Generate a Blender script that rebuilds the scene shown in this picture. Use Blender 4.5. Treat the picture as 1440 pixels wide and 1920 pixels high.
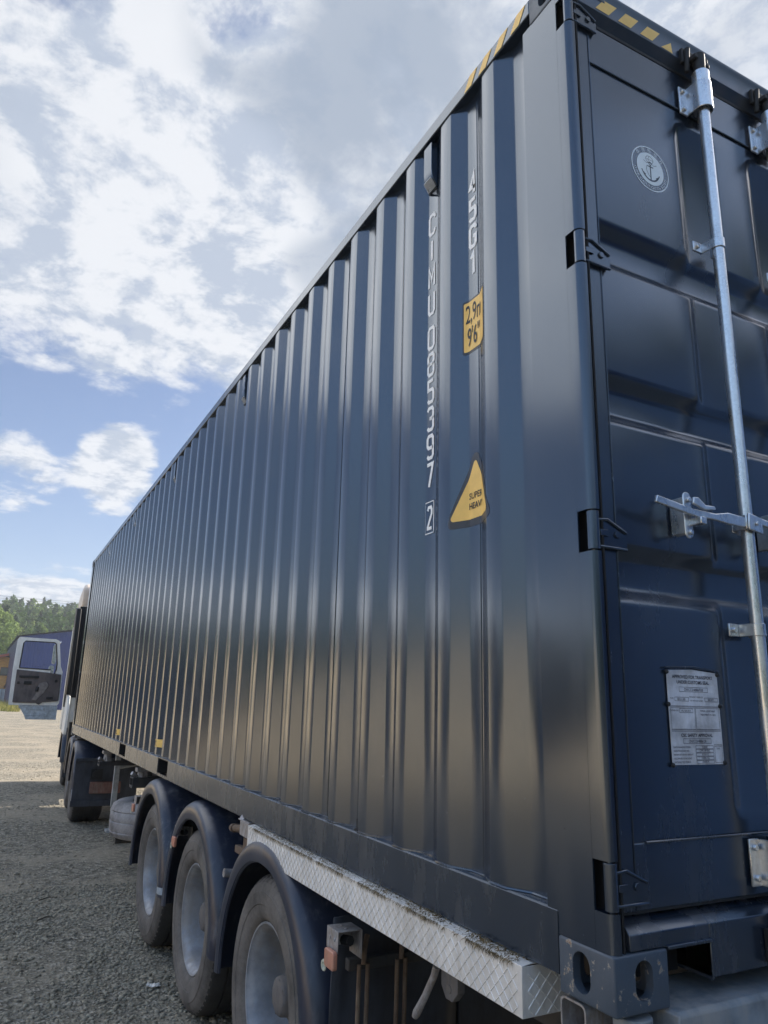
import bpy, bmesh, math, random
import numpy as np
from mathutils import Vector, Matrix
R = math.radians
CLOUDBLOBS = [(-3, 47, 5.5, -.20), (13, 49, 5.5, -.20), (10, 37, 4, -.10), (14, 33.5, 3, -.10), (5, 33, 14, .05), (17, 30, 8, .05), (6.2, 16.2, 4.0, .36), (-0.5, 14.8, 4.5, .19), (28, 42, 20, .12), (58, 44, 12, .08), (128, 66, 30, .55)]  # last blob: unseen cloud added to brighten the door top's reflection
LITC = (4.2, 4.3, 4.5); SHADOWC = (2.4, 2.75, 3.35); GREYC = (1.6, 1.95, 2.5); SKYMUL = (0.60, 0.65, 0.76)
CLOUDHIGH = 0.13; LEFT_CLOUD_BOOST = 3.15
PAINT_A = (0.009, 0.016, 0.030); PAINT_B = (0.013, 0.021, 0.038); PAINT_IOR = 1.95; PAINT_ROUGH = 0.165; PAINT_TINT = (0.70, 0.83, 1.0)
GR_A = (0.085, 0.078, 0.060); GR_B = (0.31, 0.28, 0.22); GR_C = (0.58, 0.53, 0.45); GR_D = (0.30, 0.26, 0.20)
HAZE = 0.0007
rnd = random.Random(7)
for o in list(bpy.data.objects): bpy.data.objects.remove(o)
S = bpy.context.scene
COL = S.collection

# ---------------------------------------------------------------- camera
cam_d = bpy.data.cameras.new('camera'); cam = bpy.data.objects.new('camera', cam_d); COL.objects.link(cam)
cam_d.sensor_fit = 'VERTICAL'; cam_d.sensor_height = 24.0; cam_d.sensor_width = 18.0
cam_d.lens = 24.0 * 1371.01 / 1920.0
cam_d.clip_start = 0.05; cam_d.clip_end = 4000
CP = (-1.25769, -1.32204, 1.79724)
CR = (0.88636876, -0.46232588, 0.02460068); CD = (0.13791969, 0.21294928, -0.96728009); CF = (0.44195992, 0.86075977, 0.25251543)
cam.matrix_world = Matrix.Translation(Vector(CP)) @ Matrix((
    (CR[0], -CD[0], -CF[0]), (CR[1], -CD[1], -CF[1]), (CR[2], -CD[2], -CF[2]))).to_4x4()
S.camera = cam
S.render.resolution_x = 768; S.render.resolution_y = 1024

# ---------------------------------------------------------------- light
SUN_EL, SUN_AZ = 35.0, 84.0            # azimuth measured from +Y towards +X
S.view_settings.view_transform = 'Standard'; S.view_settings.look = 'None'
S.view_settings.gamma = 1.0; S.view_settings.exposure = 1.05
S.view_settings.use_curve_mapping = False
sd = Vector((math.sin(R(SUN_AZ)) * math.cos(R(SUN_EL)), math.cos(R(SUN_AZ)) * math.cos(R(SUN_EL)), math.sin(R(SUN_EL))))
sl = bpy.data.lights.new('sun', 'SUN'); sl.energy = 4.8; sl.angle = R(0.5); sl.color = (1.0, 0.91, 0.79)
so = bpy.data.objects.new('sun', sl); COL.objects.link(so)
so.rotation_euler = sd.to_track_quat('Z', 'Y').to_euler(); so.location = (30, 0, 40)

def dirv(az, el):
    return (math.sin(R(az)) * math.cos(R(el)), math.cos(R(az)) * math.cos(R(el)), math.sin(R(el)))

W = bpy.data.worlds.new('World'); S.world = W; W.use_nodes = True
nt = W.node_tree; N = nt.nodes; LK = nt.links
for n in list(N): N.remove(n)
def nd(t, **k):
    n = N.new(t)
    for a, b in k.items(): setattr(n, a, b)
    return n
def mth(op, a, b=None, c=None, clamp=False):
    n = nd('ShaderNodeMath', operation=op, use_clamp=clamp)
    for i, v in enumerate((a, b, c)):
        if v is None: continue
        if isinstance(v, (int, float)): n.inputs[i].default_value = v
        else: LK.new(v, n.inputs[i])
    return n.outputs[0]
def mrange(v, a, b, c=0.0, d=1.0, smooth=True):
    n = nd('ShaderNodeMapRange', interpolation_type='SMOOTHSTEP' if smooth else 'LINEAR')
    LK.new(v, n.inputs[0])
    for i, x in zip((1, 2, 3, 4), (a, b, c, d)): n.inputs[i].default_value = x
    return n.outputs[0]
def mixc(f, a, b):
    n = nd('ShaderNodeMix', data_type='RGBA')
    if isinstance(f, (int, float)): n.inputs[0].default_value = f
    else: LK.new(f, n.inputs[0])
    for i, v in ((6, a), (7, b)):
        if isinstance(v, tuple): n.inputs[i].default_value = (*v, 1)
        else: LK.new(v, n.inputs[i])
    return n.outputs[2]
tc = nd('ShaderNodeTexCoord')
nrm = nd('ShaderNodeVectorMath', operation='NORMALIZE'); LK.new(tc.outputs['Generated'], nrm.inputs[0])
DIR = nrm.outputs[0]
sep = nd('ShaderNodeSeparateXYZ'); LK.new(DIR, sep.inputs[0])
zc = mth('MAXIMUM', sep.outputs[2], 0.0)
den = mth('ADD', zc, 0.16)
cmb = nd('ShaderNodeCombineXYZ')
LK.new(mth('DIVIDE', sep.outputs[0], den), cmb.inputs[0]); LK.new(mth('DIVIDE', sep.outputs[1], den), cmb.inputs[1])
def noise(vec, scale, detail=8, rough=0.55, dist=0.0, off=(0, 0, 0)):
    m = nd('ShaderNodeMapping'); m.inputs['Location'].default_value = off; LK.new(vec, m.inputs[0])
    n = nd('ShaderNodeTexNoise'); n.inputs['Scale'].default_value = scale; n.inputs['Detail'].default_value = detail
    n.inputs['Roughness'].default_value = rough; n.inputs['Distortion'].default_value = dist
    LK.new(m.outputs[0], n.inputs['Vector']); return n.outputs[0]
big = noise(cmb.outputs[0], 1.5, 4, 0.5, 0.3, (3.1, 1.7, 0))
med = noise(cmb.outputs[0], 4.2, 9, 0.62, 0.25, (1.3, 0.4, 0))
sunp = noise(cmb.outputs[0], 4.2, 9, 0.62, 0.25, (1.3 + 0.05, 0.4 - 0.035, 0))
soft = noise(cmb.outputs[0], 2.6, 3, 0.5, 0.0, (7.3, 2.4, 0))
def blob(az, el, deg, amp):
    d = nd('ShaderNodeVectorMath', operation='DOT_PRODUCT'); LK.new(DIR, d.inputs[0]); d.inputs[1].default_value = dirv(az, el)
    return mrange(d.outputs['Value'], math.cos(R(deg)), math.cos(R(deg * 0.15)), 0.0, amp)
bias = None
for b in CLOUDBLOBS: 
    v = blob(*b); bias = v if bias is None else mth('ADD', bias, v)
# a clear belt of blue low in the sky, thin haze cloud under it
belt = mth('MULTIPLY', mrange(sep.outputs[2], 0.13, 0.18), mrange(sep.outputs[2], 0.40, 0.345))
bias = mth('ADD', bias, mth('MULTIPLY', belt, -0.20))
hyp = mth('SQRT', mth('MAXIMUM', mth('SUBTRACT', 1.0, mth('MULTIPLY', sep.outputs[2], sep.outputs[2])), 0.0001))
AZ = mth('MAXIMUM', mrange(mth('DIVIDE', sep.outputs[1], hyp), 0.45, 0.68), mth('MULTIPLY', mrange(sep.outputs[0], 0.0, 0.1), mrange(sep.outputs[1], -0.15, 0.10)))
bias = mth('ADD', bias, mth('MULTIPLY', mth('SUBTRACT', AZ, 1.0), 0.30))   # clear blue sky at the side and behind
high = mrange(sep.outputs[2], 0.40, 0.47); bias = mth('ADD', bias, mth('MULTIPLY', high, CLOUDHIGH))
low = mrange(sep.outputs[2], 0.17, 0.11)
bias = mth('ADD', bias, mth('MULTIPLY', low, 0.10))
f = mth('ADD', mth('ADD', mth('MULTIPLY', big, 0.45), mth('MULTIPLY', med, 0.62)), bias)
f = mth('ADD', f, mth('MULTIPLY', mth('SUBTRACT', noise(cmb.outputs[0], 19.0, 6, 0.6, 0.3, (8.3, 5.2, 0)), 0.5), 0.16))
mask = mrange(f, 0.455, 0.615)
fine = noise(cmb.outputs[0], 16.0, 7, 0.62, 0.4, (5.3, 2.2, 0))
thick = mrange(f, 0.56, 0.78)
lit = mrange(mth('ADD', mth('SUBTRACT', med, sunp), mth('MULTIPLY', mth('SUBTRACT', fine, 0.5), 0.42)), -0.11, 0.07)
sky = nd('ShaderNodeTexSky', sky_type='NISHITA', sun_disc=False)
sky.sun_elevation = R(SUN_EL); sky.sun_rotation = R(SUN_AZ); sky.altitude = 200; sky.air_density = 1.0; sky.dust_density = 1.2; sky.ozone_density = 1.5
lp = mixc(lit, SHADOWC, LITC)
gray = mrange(mth('ADD', mth('ADD', soft, blob(28, 43, 17, 0.22)), blob(8, 33, 14, -0.16)), 0.44, 0.66)
cc = mixc(mth('MULTIPLY', mth('MULTIPLY', thick, gray), mth('ADD', 0.45, blob(30, 43, 17, 0.45))), lp, GREYC)
skyc = nd('ShaderNodeVectorMath', operation='MULTIPLY'); LK.new(sky.outputs[0], skyc.inputs[0]); skyc.inputs[1].default_value = SKYMUL
sk2 = nd('ShaderNodeVectorMath', operation='SCALE'); LK.new(skyc.outputs[0], sk2.inputs[0]); LK.new(mth('ADD', mth('MULTIPLY', mrange(AZ, 0.0, 1.0, 1.0, 0.0, False), mrange(mth('SUBTRACT', sep.outputs[2], mrange(sep.outputs[0], 0.0, 0.3, 0.0, 0.24)), 0.14, 0.52, 0.30, 2.1)), 1.0 ), sk2.inputs['Scale'])  # unseen side and rear sky brightened, more so aloft, for the reflections
sk3 = nd('ShaderNodeVectorMath', operation='MULTIPLY'); LK.new(sk2.outputs[0], sk3.inputs[0]); LK.new(mixc(AZ, (1.16, 1.02, 0.80), (1.0, 1.0, 1.0)), sk3.inputs[1])
leftb = mth('MULTIPLY', mrange(AZ, 0.0, 1.0, 0.5, 1.0, False), mrange(sep.outputs[0], -0.10, -0.30, 1.0, LEFT_CLOUD_BOOST))  # out-of-view cloud at the left boosted to brighten the side wall's reflection
leftb = mth('MULTIPLY', leftb, mrange(sep.outputs[0], 0.60, 0.85, 1.0, 2.2))     # unseen cloud round the sun, boosted as added fill
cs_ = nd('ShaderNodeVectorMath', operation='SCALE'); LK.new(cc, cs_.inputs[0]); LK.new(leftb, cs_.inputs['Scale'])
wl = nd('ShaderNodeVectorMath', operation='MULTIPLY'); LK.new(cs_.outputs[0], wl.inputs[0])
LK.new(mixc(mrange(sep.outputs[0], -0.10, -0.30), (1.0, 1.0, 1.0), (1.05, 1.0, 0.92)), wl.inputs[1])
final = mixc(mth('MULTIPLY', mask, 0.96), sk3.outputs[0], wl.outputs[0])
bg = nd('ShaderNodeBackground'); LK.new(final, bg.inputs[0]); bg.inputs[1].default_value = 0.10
wo = nd('ShaderNodeOutputWorld'); LK.new(bg.outputs[0], wo.inputs[0])
# ---------------------------------------------------------------- materials
class MT:
    """small wrapper for procedural node materials"""
    def __init__(s, name):
        s.m = bpy.data.materials.new(name); s.m.use_nodes = True
        s.t = s.m.node_tree; s.p = s.t.nodes['Principled BSDF']
        s.geo = s.t.nodes.new('ShaderNodeNewGeometry'); s.pos = s.geo.outputs['Position']
    def n(s, t, **k):
        n = s.t.nodes.new(t)
        for a, b in k.items(): setattr(n, a, b)
        return n
    def l(s, a, b): s.t.links.new(a, b)
    def put(s, sock, v):
        i = s.p.inputs[sock]
        if isinstance(v, (int, float)): i.default_value = v
        elif isinstance(v, tuple): i.default_value = (*v, 1)
        else: s.l(v, i)
        return s
    def noise(s, scale, detail=5, rough=0.55, vec=(1, 1, 1), off=(0, 0, 0), dist=0.0):
        mp = s.n('ShaderNodeMapping'); mp.inputs['Scale'].default_value = vec; mp.inputs['Location'].default_value = off
        s.l(s.pos, mp.inputs[0])
        n = s.n('ShaderNodeTexNoise'); n.inputs['Scale'].default_value = scale; n.inputs['Detail'].default_value = detail
        n.inputs['Roughness'].default_value = rough; n.inputs['Distortion'].default_value = dist
        s.l(mp.outputs[0], n.inputs['Vector']); return n.outputs[0]
    def voro(s, scale, vec=(1, 1, 1), feature='F1', out='Distance'):
        mp = s.n('ShaderNodeMapping'); mp.inputs['Scale'].default_value = vec; s.l(s.pos, mp.inputs[0])
        n = s.n('ShaderNodeTexVoronoi', feature=feature); n.inputs['Scale'].default_value = scale
        s.l(mp.outputs[0], n.inputs['Vector']); return n.outputs[out]
    def rng(s, v, a, b, c=0.0, d=1.0):
        n = s.n('ShaderNodeMapRange', interpolation_type='SMOOTHSTEP'); s.l(v, n.inputs[0])
        for i, x in zip((1, 2, 3, 4), (a, b, c, d)): n.inputs[i].default_value = x
        return n.outputs[0]
    def mul(s, a, b, op='MULTIPLY'):
        n = s.n('ShaderNodeMath', operation=op)
        for i, v in enumerate((a, b)):
            if isinstance(v, (int, float)): n.inputs[i].default_value = v
            else: s.l(v, n.inputs[i])
        return n.outputs[0]
    def mix(s, f, a, b):
        n = s.n('ShaderNodeMix', data_type='RGBA')
        if isinstance(f, (int, float)): n.inputs[0].default_value = f
        else: s.l(f, n.inputs[0])
        for i, v in ((6, a), (7, b)):
            if isinstance(v, tuple): n.inputs[i].default_value = (*v, 1)
            else: s.l(v, n.inputs[i])
        return n.outputs[2]
    def z(s):
        q = s.n('ShaderNodeSeparateXYZ'); s.l(s.pos, q.inputs[0]); return q.outputs
    def bump(s, h, strength=0.3, dist=0.01, prev=None):
        b = s.n('ShaderNodeBump'); b.inputs['Strength'].default_value = strength; b.inputs['Distance'].default_value = dist
        s.l(h, b.inputs['Height'])
        if prev is not None: s.l(prev, b.inputs['Normal'])
        s.l(b.outputs[0], s.p.inputs['Normal']); return b.outputs[0]

def simple(name, col, rough=0.5, metal=0.0, dust=0.0, dustc=(0.22, 0.19, 0.16), bump=0.0, scale=14, spec=0.5, var=0.25):
    m = MT(name); m.put('Roughness', rough).put('Metallic', metal).put('Specular IOR Level', spec)
    n1 = m.noise(scale, 6, 0.6)
    c = m.mix(m.rng(n1, 0.3, 0.7), tuple(v * (1 - var) for v in col), tuple(min(1, v * (1 + var)) for v in col))
    if dust:
        n2 = m.mul(m.noise(scale * 0.35, 7, 0.65, off=(4, 2, 1)), m.noise(scale * 3.1, 5, 0.6, vec=(1, 1, 0.25), off=(1, 7, 3)))
        f = m.rng(n2, 0.14, 0.40, 0, dust)
        c = m.mix(f, c, dustc)
        m.put('Roughness', m.mul(m.mul(f, 0.5), rough, 'ADD'))
    m.put('Base Color', c)
    if bump: m.bump(m.noise(scale * 6, 4, 0.6), bump, 0.004)
    return m.m

def paint(name, rough=0.26, grime=0.0):
    m = MT(name)
    q = m.z()
    # slow sheet-metal waviness + sprayed orange peel
    wav = m.noise(2.2, 2, 0.4, vec=(1, 1, 0.7)); peel = m.noise(260, 2, 0.5)
    b1 = m.bump(wav, 0.05, 0.012); m.bump(peel, 0.03, 0.0005, b1)
    n = m.noise(3.0, 6, 0.6, vec=(1, 1, 0.35))
    base = m.mix(m.rng(n, 0.35, 0.7), PAINT_A, PAINT_B)
    dust = m.mul(m.rng(m.noise(9, 8, 0.68, vec=(1, 1, 0.3), off=(3, 1, 2)), 0.45, 0.85, 0, 0.10 + grime), m.rng(q[2], 3.2, 1.2, 0.25, 1.0))
    base = m.mix(dust, base, (0.20, 0.18, 0.165))
    sp = m.voro(55, feature='F1')                      # chips and dried splashes
    spk = m.mul(m.rng(sp, 0.075, 0.05), m.rng(m.noise(5.5, 3, 0.5, off=(9, 3, 5)), 0.60, 0.70))
    spk = m.mul(spk, m.rng(q[2], 1.75, 1.35, 0.0, 0.8))
    base = m.mix(spk, base, (0.42, 0.44, 0.47))
    m.put('Base Color', base)
    m.put('Roughness', m.mul(m.rng(m.noise(1.7, 5, 0.6, off=(2, 5, 1)), 0.3, 0.75, 0.0, 0.07), m.mul(m.mul(dust, 0.9), rough, 'ADD'), 'ADD'))
    m.put('IOR', PAINT_IOR); m.put('Specular Tint', PAINT_TINT); m.put('Coat Weight', 0.06); m.put('Coat Roughness', 0.12); m.put('Specular IOR Level', 0.5)
    return m.m

def worn_casting():
    m = MT('worn container paint'); m.put('IOR', 1.55)
    n = m.noise(17, 8, 0.7, vec=(1, 1, 0.6)); n2 = m.noise(48, 6, 0.7, off=(3, 3, 3))
    chip = m.rng(m.mul(n, n2), 0.318, 0.36)
    rust = m.rng(m.mul(n, n2), 0.34, 0.39)
    c = m.mix(chip, (0.055, 0.075, 0.105), (0.33, 0.30, 0.26)); c = m.mix(m.mul(rust, 0.8), c, (0.17, 0.08, 0.035))
    m.put('Base Color', c); m.put('Roughness', m.rng(n, 0.3, 0.7, 0.34, 0.6)); m.bump(m.mul(n, n2), 0.35, 0.004)
    return m.m

def ground_mat():
    m = MT('gravel ground'); m.put('Roughness', 0.92).put('Specular IOR Level', 0.25)
    lo = m.noise(0.55, 5, 0.6); hi = m.noise(9, 9, 0.7); v = m.voro(38, out='Color'); vd = m.voro(38)
    sx = m.n('ShaderNodeSeparateColor'); m.l(v, sx.inputs[0])
    c = m.mix(m.rng(hi, 0.3, 0.7), GR_A, GR_B)
    c = m.mix(m.mul(m.rng(sx.outputs[0], 0.45, 1.0), 0.55), c, GR_C)
    c = m.mix(m.mul(m.rng(sx.outputs[1], 0.55, 0.9), 0.5), c, (0.075, 0.075, 0.07))
    packed = m.rng(lo, 0.44, 0.60)
    c = m.mix(m.mul(packed, 0.65), c, GR_D)
    m.put('Base Color', c)
    b = m.bump(m.mul(vd, m.rng(packed, 0, 1, 1.0, 0.25)), 0.9, 0.02); m.bump(hi, 0.7, 0.03, b)
    return m.m

def galv():
    m = MT('galvanised steel'); m.put('Metallic', 0.88)
    v = m.voro(160, out='Color'); sx = m.n('ShaderNodeSeparateColor'); m.l(v, sx.inputs[0])
    n = m.noise(30, 6, 0.6, vec=(1, 1, 0.25))
    c = m.mix(m.rng(n, 0.3, 0.7), (0.50, 0.52, 0.55), (0.70, 0.73, 0.77)); c = m.mix(m.mul(sx.outputs[0], 0.35), c, (0.84, 0.88, 0.93))
    m.put('Base Color', c); m.put('Roughness', m.rng(n, 0.3, 0.75, 0.24, 0.40)); m.bump(n, 0.12, 0.002)
    return m.m

def rubber(name, base, dust, amt):
    m = MT(name); m.put('Roughness', 0.78).put('Specular IOR Level', 0.35)
    n = m.noise(5, 7, 0.62, off=(2, 0, 1)); n2 = m.noise(60, 5, 0.6)
    f = m.mul(m.rng(n, 0.25, 0.66, 0.30, 1.0), m.rng(n2, 0.2, 0.7, 0.75, 1.0))
    m.put('Base Color', m.mix(m.mul(f, amt), base, dust)); m.bump(n2, 0.3, 0.002)
    return m.m

def fender_mat():
    m = MT('fender plastic'); q = m.z()
    n = m.noise(26, 7, 0.68, vec=(1, 1, 0.16)); n2 = m.noise(4, 4, 0.5, off=(1, 1, 1))
    nz = m.n('ShaderNodeSeparateXYZ'); m.l(m.geo.outputs['Normal'], nz.inputs[0])
    f = m.mul(m.rng(n, 0.46, 0.72), m.rng(n2, 0.45, 0.70, 0.05, 0.65))
    c = m.mix(f, (0.020, 0.027, 0.050), (0.20, 0.20, 0.215))
    m.put('Base Color', c); m.put('Roughness', m.rng(f, 0, 0.7, 0.34, 0.7)); m.put('Specular IOR Level', 0.6)
    m.bump(n, 0.10, 0.004)
    return m.m

def leaf(name, a, b, scale=0.35):
    m = MT(name); m.put('Roughness', 0.7).put('Specular IOR Level', 0.2)
    c = m.mix(m.rng(m.noise(scale, 3, 0.5), 0.35, 0.65), a, b)
    m.put('Base Color', c)
    try: m.put('Subsurface Weight', 0.0)
    except Exception: pass
    tr = m.n('ShaderNodeBsdfTranslucent'); m.l(c, tr.inputs[0])
    mx = m.n('ShaderNodeMixShader'); mx.inputs[0].default_value = 0.35
    out = m.t.nodes['Material Output']; m.l(m.p.outputs[0], mx.inputs[1]); m.l(tr.outputs[0], mx.inputs[2]); m.l(mx.outputs[0], out.inputs[0])
    return m.m

def glass_mat():
    m = MT('window glass'); m.put('Base Color', (0.9, 0.95, 1.0)).put('Roughness', 0.02).put('Transmission Weight', 1.0).put('IOR', 1.02).put('Alpha', 1.0)
    return m.m

def ribbed(name, a, axis, pitch, bumpd=0.02):
    m = MT(name); m.put('Roughness', 0.4)
    w = m.n('ShaderNodeTexWave', bands_direction=axis, wave_profile='SIN'); w.inputs['Scale'].default_value = 0.314 / pitch
    w.inputs['Distortion'].default_value = 0
    m.l(m.pos, w.inputs['Vector'])
    m.put('Base Color', m.mix(m.rng(m.noise(0.6, 4, 0.5), 0.3, 0.7), tuple(v * 0.85 for v in a), a)); m.bump(w.outputs[1], 1.0, bumpd)
    return m.m

def wood_mat():
    m = MT('orange timber'); m.put('Roughness', 0.6)
    n = m.noise(1.5, 5, 0.6, vec=(1, 1, 6)); m.put('Base Color', m.mix(m.rng(n, 0.3, 0.7), (0.52, 0.22, 0.03), (0.74, 0.36, 0.06)))
    w = m.n('ShaderNodeTexWave', bands_direction='Z'); w.inputs['Scale'].default_value = 1.6; m.l(m.pos, w.inputs['Vector']); m.bump(w.outputs[1], 0.6, 0.02)
    return m.m

M = dict(
    paint=paint('grey blue container paint', PAINT_ROUGH), door=paint('container door paint', PAINT_ROUGH + 0.05, 0.05), rail=paint('container rail paint', PAINT_ROUGH + 0.04, 0.25),
    casting=worn_casting(), galv=galv(),
    black=simple('black gap', (0.006, 0.006, 0.007), 0.8), gasket=simple('rubber gasket', (0.012, 0.013, 0.015), 0.6),
    white=simple('white lettering', (0.85, 0.87, 0.90), 0.5, var=0.08, scale=60), yellow=simple('yellow film', (0.86, 0.56, 0.15), 0.45, var=0.06, scale=20),
    inkb=simple('black ink', (0.012, 0.012, 0.016), 0.5), decalblack=simple('black film', (0.028, 0.032, 0.045), 0.35),
    plate=simple('engraved aluminium plate', (0.62, 0.63, 0.68), 0.5, 0.2, dust=0.3), ink=simple('plate ink', (0.03, 0.03, 0.05), 0.6),
    header=paint('pale header paint', 0.34, 0.9), emblem=simple('emblem white', (0.78, 0.86, 0.92), 0.45, var=0.05), emblemblue=simple('emblem blue', (0.03, 0.06, 0.11), 0.4),  # header: same paint with a heavier pale grey mix
    sparetyre=rubber('dust caked tyre', (0.05, 0.05, 0.052), (0.46, 0.44, 0.45), 0.9),
    tyre=rubber('dusty tyre rubber', (0.020, 0.020, 0.021), (0.24, 0.22, 0.205), 0.68), tread=rubber('tyre tread rubber', (0.012, 0.012, 0.013), (0.09, 0.085, 0.08), 0.5),
    rim=simple('rim grey paint', (0.27, 0.29, 0.33), 0.42, 0.2, dust=0.7, dustc=(0.30, 0.28, 0.26), bump=0.15, scale=9),
    hub=simple('hub casting', (0.10, 0.10, 0.11), 0.55, 0.2, dust=0.8, dustc=(0.20, 0.18, 0.165), bump=0.2, scale=22),
    fender=fender_mat(), mudflap=simple('mudflap rubber', (0.018, 0.022, 0.034), 0.5, dust=0.5, dustc=(0.07, 0.08, 0.10), bump=0.2, scale=9),
    chassis=simple('chassis paint', (0.022, 0.024, 0.030), 0.6, dust=0.6, dustc=(0.09, 0.08, 0.07), bump=0.2, scale=8),
    alu=simple('tread plate aluminium', (0.76, 0.75, 0.74), 0.45, 0.35, dust=0.7, dustc=(0.52, 0.49, 0.45), bump=0.12, scale=9, var=0.12),
    bracket=simple('zinc bracket', (0.36, 0.36, 0.38), 0.45, 0.5, dust=0.7, dustc=(0.25, 0.2, 0.16), bump=0.15, scale=25),
    rusty=simple('rusted steel', (0.13, 0.085, 0.06), 0.8, 0.1, dust=0.6, dustc=(0.24, 0.20, 0.15), bump=0.4, scale=30),
    orange=simple('amber lens', (0.50, 0.20, 0.13), 0.35, dust=0.4, dustc=(0.35, 0.25, 0.2)), lensw=simple('clear lens', (0.45, 0.46, 0.38), 0.3),
    beam=simple('dusty grey steel beam', (0.17, 0.20, 0.235), 0.62, dust=0.9, dustc=(0.30, 0.30, 0.30), bump=0.4, scale=12),
    cabwhite=simple('off white cab paint', (0.86, 0.87, 0.86), 0.32, dust=0.35, dustc=(0.42, 0.40, 0.36), scale=4, var=0.05), cabtan=simple('beige roof fairing', (0.60, 0.50, 0.42), 0.4, var=0.06),
    cabdark=simple('dark cab plastic', (0.014, 0.014, 0.016), 0.55), trim=simple('door trim vinyl', (0.08, 0.07, 0.075), 0.55, dust=0.5, dustc=(0.20, 0.17, 0.16), scale=5),
    skirt=simple('pale blue grey plastic', (0.40, 0.47, 0.55), 0.4, dust=0.3), mirror=simple('mirror shell', (0.70, 0.72, 0.74), 0.15, 0.7), glass=glass_mat(),
    blue=ribbed('blue profiled sheet', (0.004, 0.022, 0.15), 'X', 0.30), bluedark=ribbed('dark blue profiled sheet', (0.02, 0.03, 0.12), 'Y', 0.30),
    roofgrey=simple('grey roofing', (0.16, 0.17, 0.19), 0.6), redtrim=simple('red trim', (0.42, 0.10, 0.06), 0.6), wood=wood_mat(),
    fencemetal=ribbed('pale metal siding', (0.46, 0.52, 0.56), 'Z', 0.35), frame=simple('window frame brown', (0.10, 0.06, 0.04), 0.6), pane=simple('dark window pane', (0.10, 0.11, 0.10), 0.15),
    ground=ground_mat(), stone=simple('gravel stones', (0.25, 0.225, 0.17), 0.85, dust=0.4, dustc=(0.32, 0.30, 0.27), bump=0.3, scale=23, var=0.55),
    leafA=leaf('forest leaves', (0.045, 0.09, 0.025), (0.09, 0.145, 0.04), 0.06), leafB=leaf('birch leaves', (0.12, 0.19, 0.045), (0.19, 0.26, 0.07), 0.5),
    leafC=leaf('dark conifer leaves', (0.022, 0.05, 0.022), (0.04, 0.075, 0.03), 0.4), bark=simple('bark', (0.20, 0.19, 0.17), 0.9, scale=3),
    grass=leaf('meadow grass', (0.14, 0.16, 0.03), (0.30, 0.27, 0.08), 0.9), straw=simple('dry straw', (0.12, 0.09, 0.045), 0.9, scale=40, var=0.6), hill=simple('wooded hill soil', (0.05, 0.07, 0.03), 0.95, scale=0.2),
    litter=simple('white plastic scrap', (0.62, 0.60, 0.57), 0.5), twig=simple('dark twig', (0.035, 0.03, 0.025), 0.8), sand=simple('sandy clay', (0.60, 0.47, 0.31), 0.95, bump=0.6, scale=1.2), clay=simple('building render', (0.66, 0.54, 0.37), 0.85, scale=1),
    shedblue=simple('pale blue shed sheet', (0.22, 0.36, 0.62), 0.6),  # wall of the added shed, coloured to tint the door's reflection
    steeldark=simple('dark slate sheet', (0.022, 0.036, 0.055), 0.5),
    wire=simple('cable', (0.22, 0.22, 0.23), 0.6), strutgrey=simple('painted steel post', (0.30, 0.33, 0.36), 0.5, dust=0.5),
)

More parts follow.
